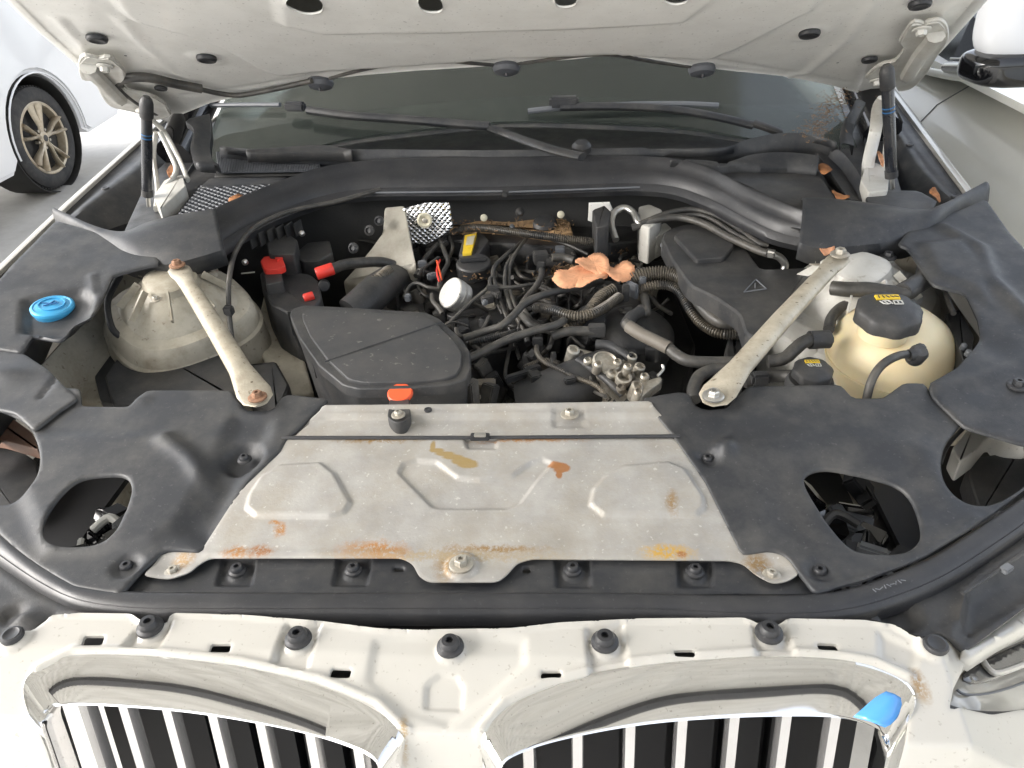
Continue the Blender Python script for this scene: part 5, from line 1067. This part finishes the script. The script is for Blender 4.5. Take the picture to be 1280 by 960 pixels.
leaf('dead_leaf', [(691, 351), (697, 341), (708, 338), (720, 330), (738, 326), (756, 330), (762, 340), (754, 350), (742, 353), (730, 356), (718, 356), (706, 358), (697, 357)], 1.0, LEAF, 'broad orange leaf lowest in the pile on the hoses', .006, 1, G)
leaf('dead_leaf', [(719, 331), (724, 322), (733, 318), (742, 315), (752, 319), (760, 328), (762, 338), (756, 345), (744, 340), (730, 338)], 1.006, LEAF, 'orange leaf standing highest in the pile on the engine', .007, 2, G)
leaf('dead_leaf', [(754, 330), (762, 334), (771, 329), (780, 328), (790, 333), (794, 340), (787, 347), (774, 350), (762, 347), (755, 341)], 1.002, LEAF, 'smaller orange leaf at the black cover side of the pile', .006, 3, G)
leaf('dead_leaf', [(1096, 188), (1100, 190), (1105, 203), (1103, 207), (1098, 200)], 1.125, LEAF, 'orange leaf caught between hinge and gas strut', .003, 4, G)
leaf('dead_leaf', [(1162, 238), (1168, 236), (1176, 248), (1173, 251), (1166, 246)], 1.118, LEAFB, 'narrow brown leaf lying on the hinge cover', .003, 5, G)
leaf('dead_leaf', [(286, 248), (300, 244), (307, 247), (298, 251), (288, 252)], 1.10, LEAFB, 'small tan leaf on the mesh intake grille', .003, 6, G)
leaf('dead_leaf', [(1022, 208), (1036, 206), (1040, 214), (1030, 217)], 1.11, LEAFB, 'brown leaf in the drain channel behind the cowl box', .003, 7, G)
leaf('dead_leaf', [(1040, 240), (1054, 242), (1062, 248), (1048, 248)], 1.11, LEAFB, 'brown leaf beside the rubber boot and the cowl box', .003, 8, G)
leaf('dead_leaf', [(1024, 312), (1036, 307), (1043, 312), (1030, 318)], 1.075, LEAF, 'orange scrap of leaf beside the bolt under the boot', .003, 9, G)
leaf('dead_leaf', [(208, 212), (214, 206), (218, 216), (213, 224)], 1.115, LEAFB, 'rust brown leaf wedged in the pierced hinge arm', .003, 10, G)

# ================================================================== ground, neighbours
def strc(name, o): o['kind'] = 'structure'; return o
GR = mat('pale_concrete', (.50, .49, .465), .8, var=.12, vscale=1.5, dust=.35, dustcol=(.33, .32, .29), bump=.3, bscale=60)
g = MB(); n = 24
for i in range(n+1):
    for j in range(n+1): g.v.append(np.array([(i/n-.5)*160, (j/n-.5)*160, 0.]))
g.f = [(i*(n+1)+j, (i+1)*(n+1)+j, (i+1)*(n+1)+j+1, i*(n+1)+j+1) for i in range(n) for j in range(n)]
strc('ground', g.obj('ground', GR, smooth=False))
# car parked on the left
LW = np.array([-3.40, 4.98, .345])
n1 = root('parked_car', 'white car parked alongside with a dusty ten-spoke alloy wheel', 'car', (-4.2, 3.6, 0))
prof = [(LW[1]-3.3, .45), (LW[1]-3.4, .75), (LW[1]-2.2, .95), (LW[1]-1.2, 1.35), (LW[1]-.3, 1.42), (LW[1]+.55, 1.15), (LW[1]+.88, .98), (LW[1]+.95, .6), (LW[1]+.90, .28), (LW[1]+.46, .26)]
arch = [(LW[1]+.39*math.cos(a), LW[2]+.02+.39*math.sin(a)) for a in np.linspace(-.15, math.pi+.15, 22)]
low = [(LW[1]-.46, .24), (LW[1]-2.9, .24)]
pl2 = prof+arch+low
bm = bmesh.new()
xs = [(-.02, 1.0, 0), (-.10, .995, .0), (-1.65, .995, 0), (-1.72, 1., 0)]
f0 = bm.faces.new([bm.verts.new((LW[0]+.06-.22*max(0, z-.85), y, z)) for y, z in pl2]); ex = bmesh.ops.extrude_face_region(bm, geom=[f0])
for v in ex['geom']:
    if isinstance(v, bmesh.types.BMVert): v.co.x -= 1.7
bmesh.ops.recalc_face_normals(bm, faces=bm.faces); bmesh.ops.bevel(bm, geom=[e for e in bm.edges if abs(e.verts[0].co.x-e.verts[1].co.x) < .3 and e.verts[0].co.x > LW[0]-1], offset=.03, segments=3, affect='EDGES')
bmesh.ops.triangulate(bm, faces=[f for f in bm.faces if len(f.verts) > 4])
me = bpy.data.meshes.new('mesh'); bm.to_mesh(me); bm.free(); me.polygons.foreach_set('use_smooth', [True]*len(me.polygons)); me.set_sharp_from_angle(angle=.6)
bd = link('body', me, CARW, n1)
b = MB(); ar = [np.array([LW[0]+.062, y, z]) for y, z in arch]; b.tube(ar, .006, 8); b.obj('wheel_arch', CARW, bd)
b = MB(); b.lathe([(.375, -.25), (.375, 0), (.37, .0), (.37, -.25)], LW+[.02, 0, .02], (1, 0, 0), 40); b.obj('arch_liner', DARK, bd)
MB().lathe([(.36, -.26), (.36, -.24), (0, -.24)], LW+[0, 0, .02], (1, 0, 0), 30).obj('arch_liner', DARK, bd)
ws = MB(); ws.lathe([(.20, -.20), (.29, -.21), (.325, -.19), (.331, -.16), (.331, -.03), (.322, -.005), (.30, .008), (.26, .012), (.235, .004), (.225, -.01), (.21, -.05)], LW, (1, 0, 0), 72)
wh = ws.obj('wheel', TYRE, n1)
b = MB()
for i in range(72):
    for k, xo in enumerate((-.15, -.11, -.07, -.03)):
        a = 2*math.pi*(i+.5*(k % 2))/72; d = np.array([0, math.cos(a), math.sin(a)]); b.box(LW+d*.331+[xo, 0, 0], (.03, .012, .008), rotx(a-math.pi/2+.0)@rotz(.3))
o = b.obj('tread', TYRE, wh); o['kind'] = 'stuff'
b = MB(); b.lathe([(.235, -.09), (.235, .004), (.228, .008), (.215, .004), (.208, -.02), (.205, -.09)], LW, (1, 0, 0), 64); b.obj('rim', RIM, wh)
MB().lathe([(.18, -.10), (.18, -.08), (0, -.08)], LW, (1, 0, 0), 40).obj('brake_disc', STEEL, wh)
for i in range(10):
    a = 2*math.pi*(i//2)/5+(.20 if i % 2 else -.20)+.2; a2 = 2*math.pi*(i//2)/5+(.09 if i % 2 else -.09)+.2
    d = np.array([0, math.cos(a), math.sin(a)]); d2 = np.array([0, math.cos(a2), math.sin(a2)])
    MB().tube([LW+d2*.03+[-.012, 0, 0], LW+d2*.08+[-.004, 0, 0], LW+d*.15+[-.006, 0, 0], LW+d*.222+[-.004, 0, 0]], [(.012, .020), (.012, .019), (.012, .027), (.012, .040)], 8).obj('spoke', RIM, wh)
MB().lathe([(.045, -.02), (.045, .0), (.03, .008), (0, .008)], LW, (1, 0, 0), 24).obj('hub_cap', RIM, wh)
MB().lathe([(.022, .006), (.022, .010), (0, .011)], LW, (1, 0, 0), 20).obj('badge', BAYPL, wh)
for i in range(5): a = 2*math.pi*(i+.5)/5+.2; MB().lathe([(.010, -.03), (.010, -.002), (0, -.002)], LW+np.array([0, math.cos(a), math.sin(a)])*.062, (1, 0, 0), 6).obj('wheel_nut', STEEL, wh)
MB().tube([LW+[-.05, -.3, -.2], LW+[-.05, .3, -.2]], .01, 6).obj('brake_line', DARK, bd)
for yy in (LW[1]-.70,): MB().box((LW[0]+.055, yy, .62), (.004, .006, .75)).obj('door_gap', DARK, bd)
MB().lathe([(.33, -.20), (.33, -.02), (.2, -.02)], LW+[-1.3, -2.6, 0], (1, 0, 0), 30).obj('wheel', TYRE, n1)
# vehicle close on the right: door, belt moulding, window corner and mirror
XN = 1.26
n2 = root('neighbour_car', 'cream white vehicle close beside the SUV, with its black and white door mirror', 'car', (2.1, 3.0, 0))
def dpt(x, y, o=0.): return PX(x, y, XN+o)
belt = [dpt(1120, 80), dpt(1165, 90), dpt(1200, 96), dpt(1235, 94), dpt(1262, 90), dpt(1300, 88)]
zb = 1.07
ys = np.linspace(-.6, 4.6, 30)
rows = [(XN+.12, 1.085), (XN-.01, 1.0), (XN-.12, .85), (XN-.16, .70), (XN-.14, .5), (XN-.04, .28)]
loft('door_panel', [[(x+.0, y, z) for y in ys] for x, z in rows], CARB, n2, step=40, thick=.02, ang=60)
loft('door_panel', [[(XN+1.75-(x-XN), y, z) for y in ys] for x, z in rows], CARB, n2, step=40, thick=.02, ang=60)
MB().box((XN+.87, 2.0, 1.09), (1.72, 5.1, .02)).obj('shoulder', CARB, n2)
q = dpt(1175, 98, -.022); MB().tube([(x-.001, q[1], z) for x, z in rows], .0022, 6).obj('door_gap', GREYP, n2)
e = crv(belt, 6); MB().tube(e, [(.012, .008)]*len(e), 10).obj('belt_moulding', CARB, n2)
tri = [dpt(1070, 92, .03), dpt(1260, 92, .03), dpt(1310, 90, .03), dpt(1310, -80, .25), dpt(1120, -80, .25)]
b = MB(); b.add(tri, [(0, 1, 2, 3, 4)]); b.obj('quarter_glass', mat('dark_side_glass', (.02, .025, .02), .06, coat=.3), n2, smooth=False)
MB().tube([dpt(1108, 88, .02), dpt(1160, 30, .12), dpt(1200, -20, .2), dpt(1240, -70, .27)], .02, 8).obj('pillar', GLOSS, n2)
b = MB(); b.add([dpt(1190, 75, .01), dpt(1215, 20, .03), dpt(1222, 24, .03), dpt(1219, 62, .01), dpt(1225, 88, .01)], [(0, 1, 2, 3, 4)]); b.obj('mirror_sail', GLOSS, n2, smooth=False)
mq = PX(1300, 75, 1.20)
mir = prism('mirror_housing', [], 0, 0, GLOSS, n2) if False else None
def blob(name, c, rad, m, par, pw=3.0, R=None):
    bm = bmesh.new(); bmesh.ops.create_icosphere(bm, subdivisions=4, radius=1)
    for v in bm.verts:
        d = v.co.normalized(); k = (abs(d.x)**pw+abs(d.y)**pw+abs(d.z)**pw)**(-1/pw); q = np.array(d)*k*np.array(rad)
        v.co = Vector(np.array(c)+(R@q if R is not None else q))
    me = bpy.data.meshes.new('mesh'); bm.to_mesh(me); bm.free(); me.polygons.foreach_set('use_smooth', [True]*len(me.polygons)); return link(name, me, m, par)
mc = PX(1305, 30, 1.20)
blob('mirror_cap', mc+[0, 0, .02], (.145, .07, .105), CARW, n2, 3.2, roty(-.0)@rotz(.1))
blob('mirror_base', mc+[-.0, -.005, -.085], (.155, .075, .04), GLOSS, n2, 4, rotz(.1))
MB().tube([dpt(1190, 84, 0), dpt(1222, 84, -.03), dpt(1262, 86, -.06)], [(.018, .03)]*3, 14).obj('mirror_stalk', GLOSS, n2)
MB().tube([dpt(1188, 73, 0), dpt(1228, 74, -.02)], .0025, 8).obj('mirror_trim', BRIGHT, n2)

# ================================================================== open-sided carport roof of ribbed sheet (seen in the chrome)
cr = root('carport', 'ribbed sheet metal carport roof over the SUV', 'carport', (3.2, 4.5, 0))
xs = np.arange(-2.6, 1.15, .04); vs = []; fs = []
for i, x in enumerate(xs):
    z = 2.75+(.018 if (i // 2) % 2 == 0 else 0)
    vs += [(x, -4.5, z-.05), (x, 6.5, z+.25)]
for i in range(len(xs)-1): fs.append((2*i, 2*i+1, 2*i+3, 2*i+2))
link('roof_sheet', mesh(vs, fs, False), mat('weathered_roof_sheet', (.60, .585, .55), .5, dust=.5), cr)
for y in (-4.3, -2.6, -.9, .8, 2.5, 4.2, 6.2): MB().box((-.73, y, 2.65+.0273*(y+4.5)), (3.72, .14, .14)).obj('purlin', mat('grey_steel_beam', (.05, .05, .052), .5), cr)
for x, y in ((-2.5, 6.2), (1.1, 6.2), (-2.5, -4.3)): MB().box((x, y, 1.3), (.1, .1, 2.6)).obj('post', MATS['grey_steel_beam'], cr)
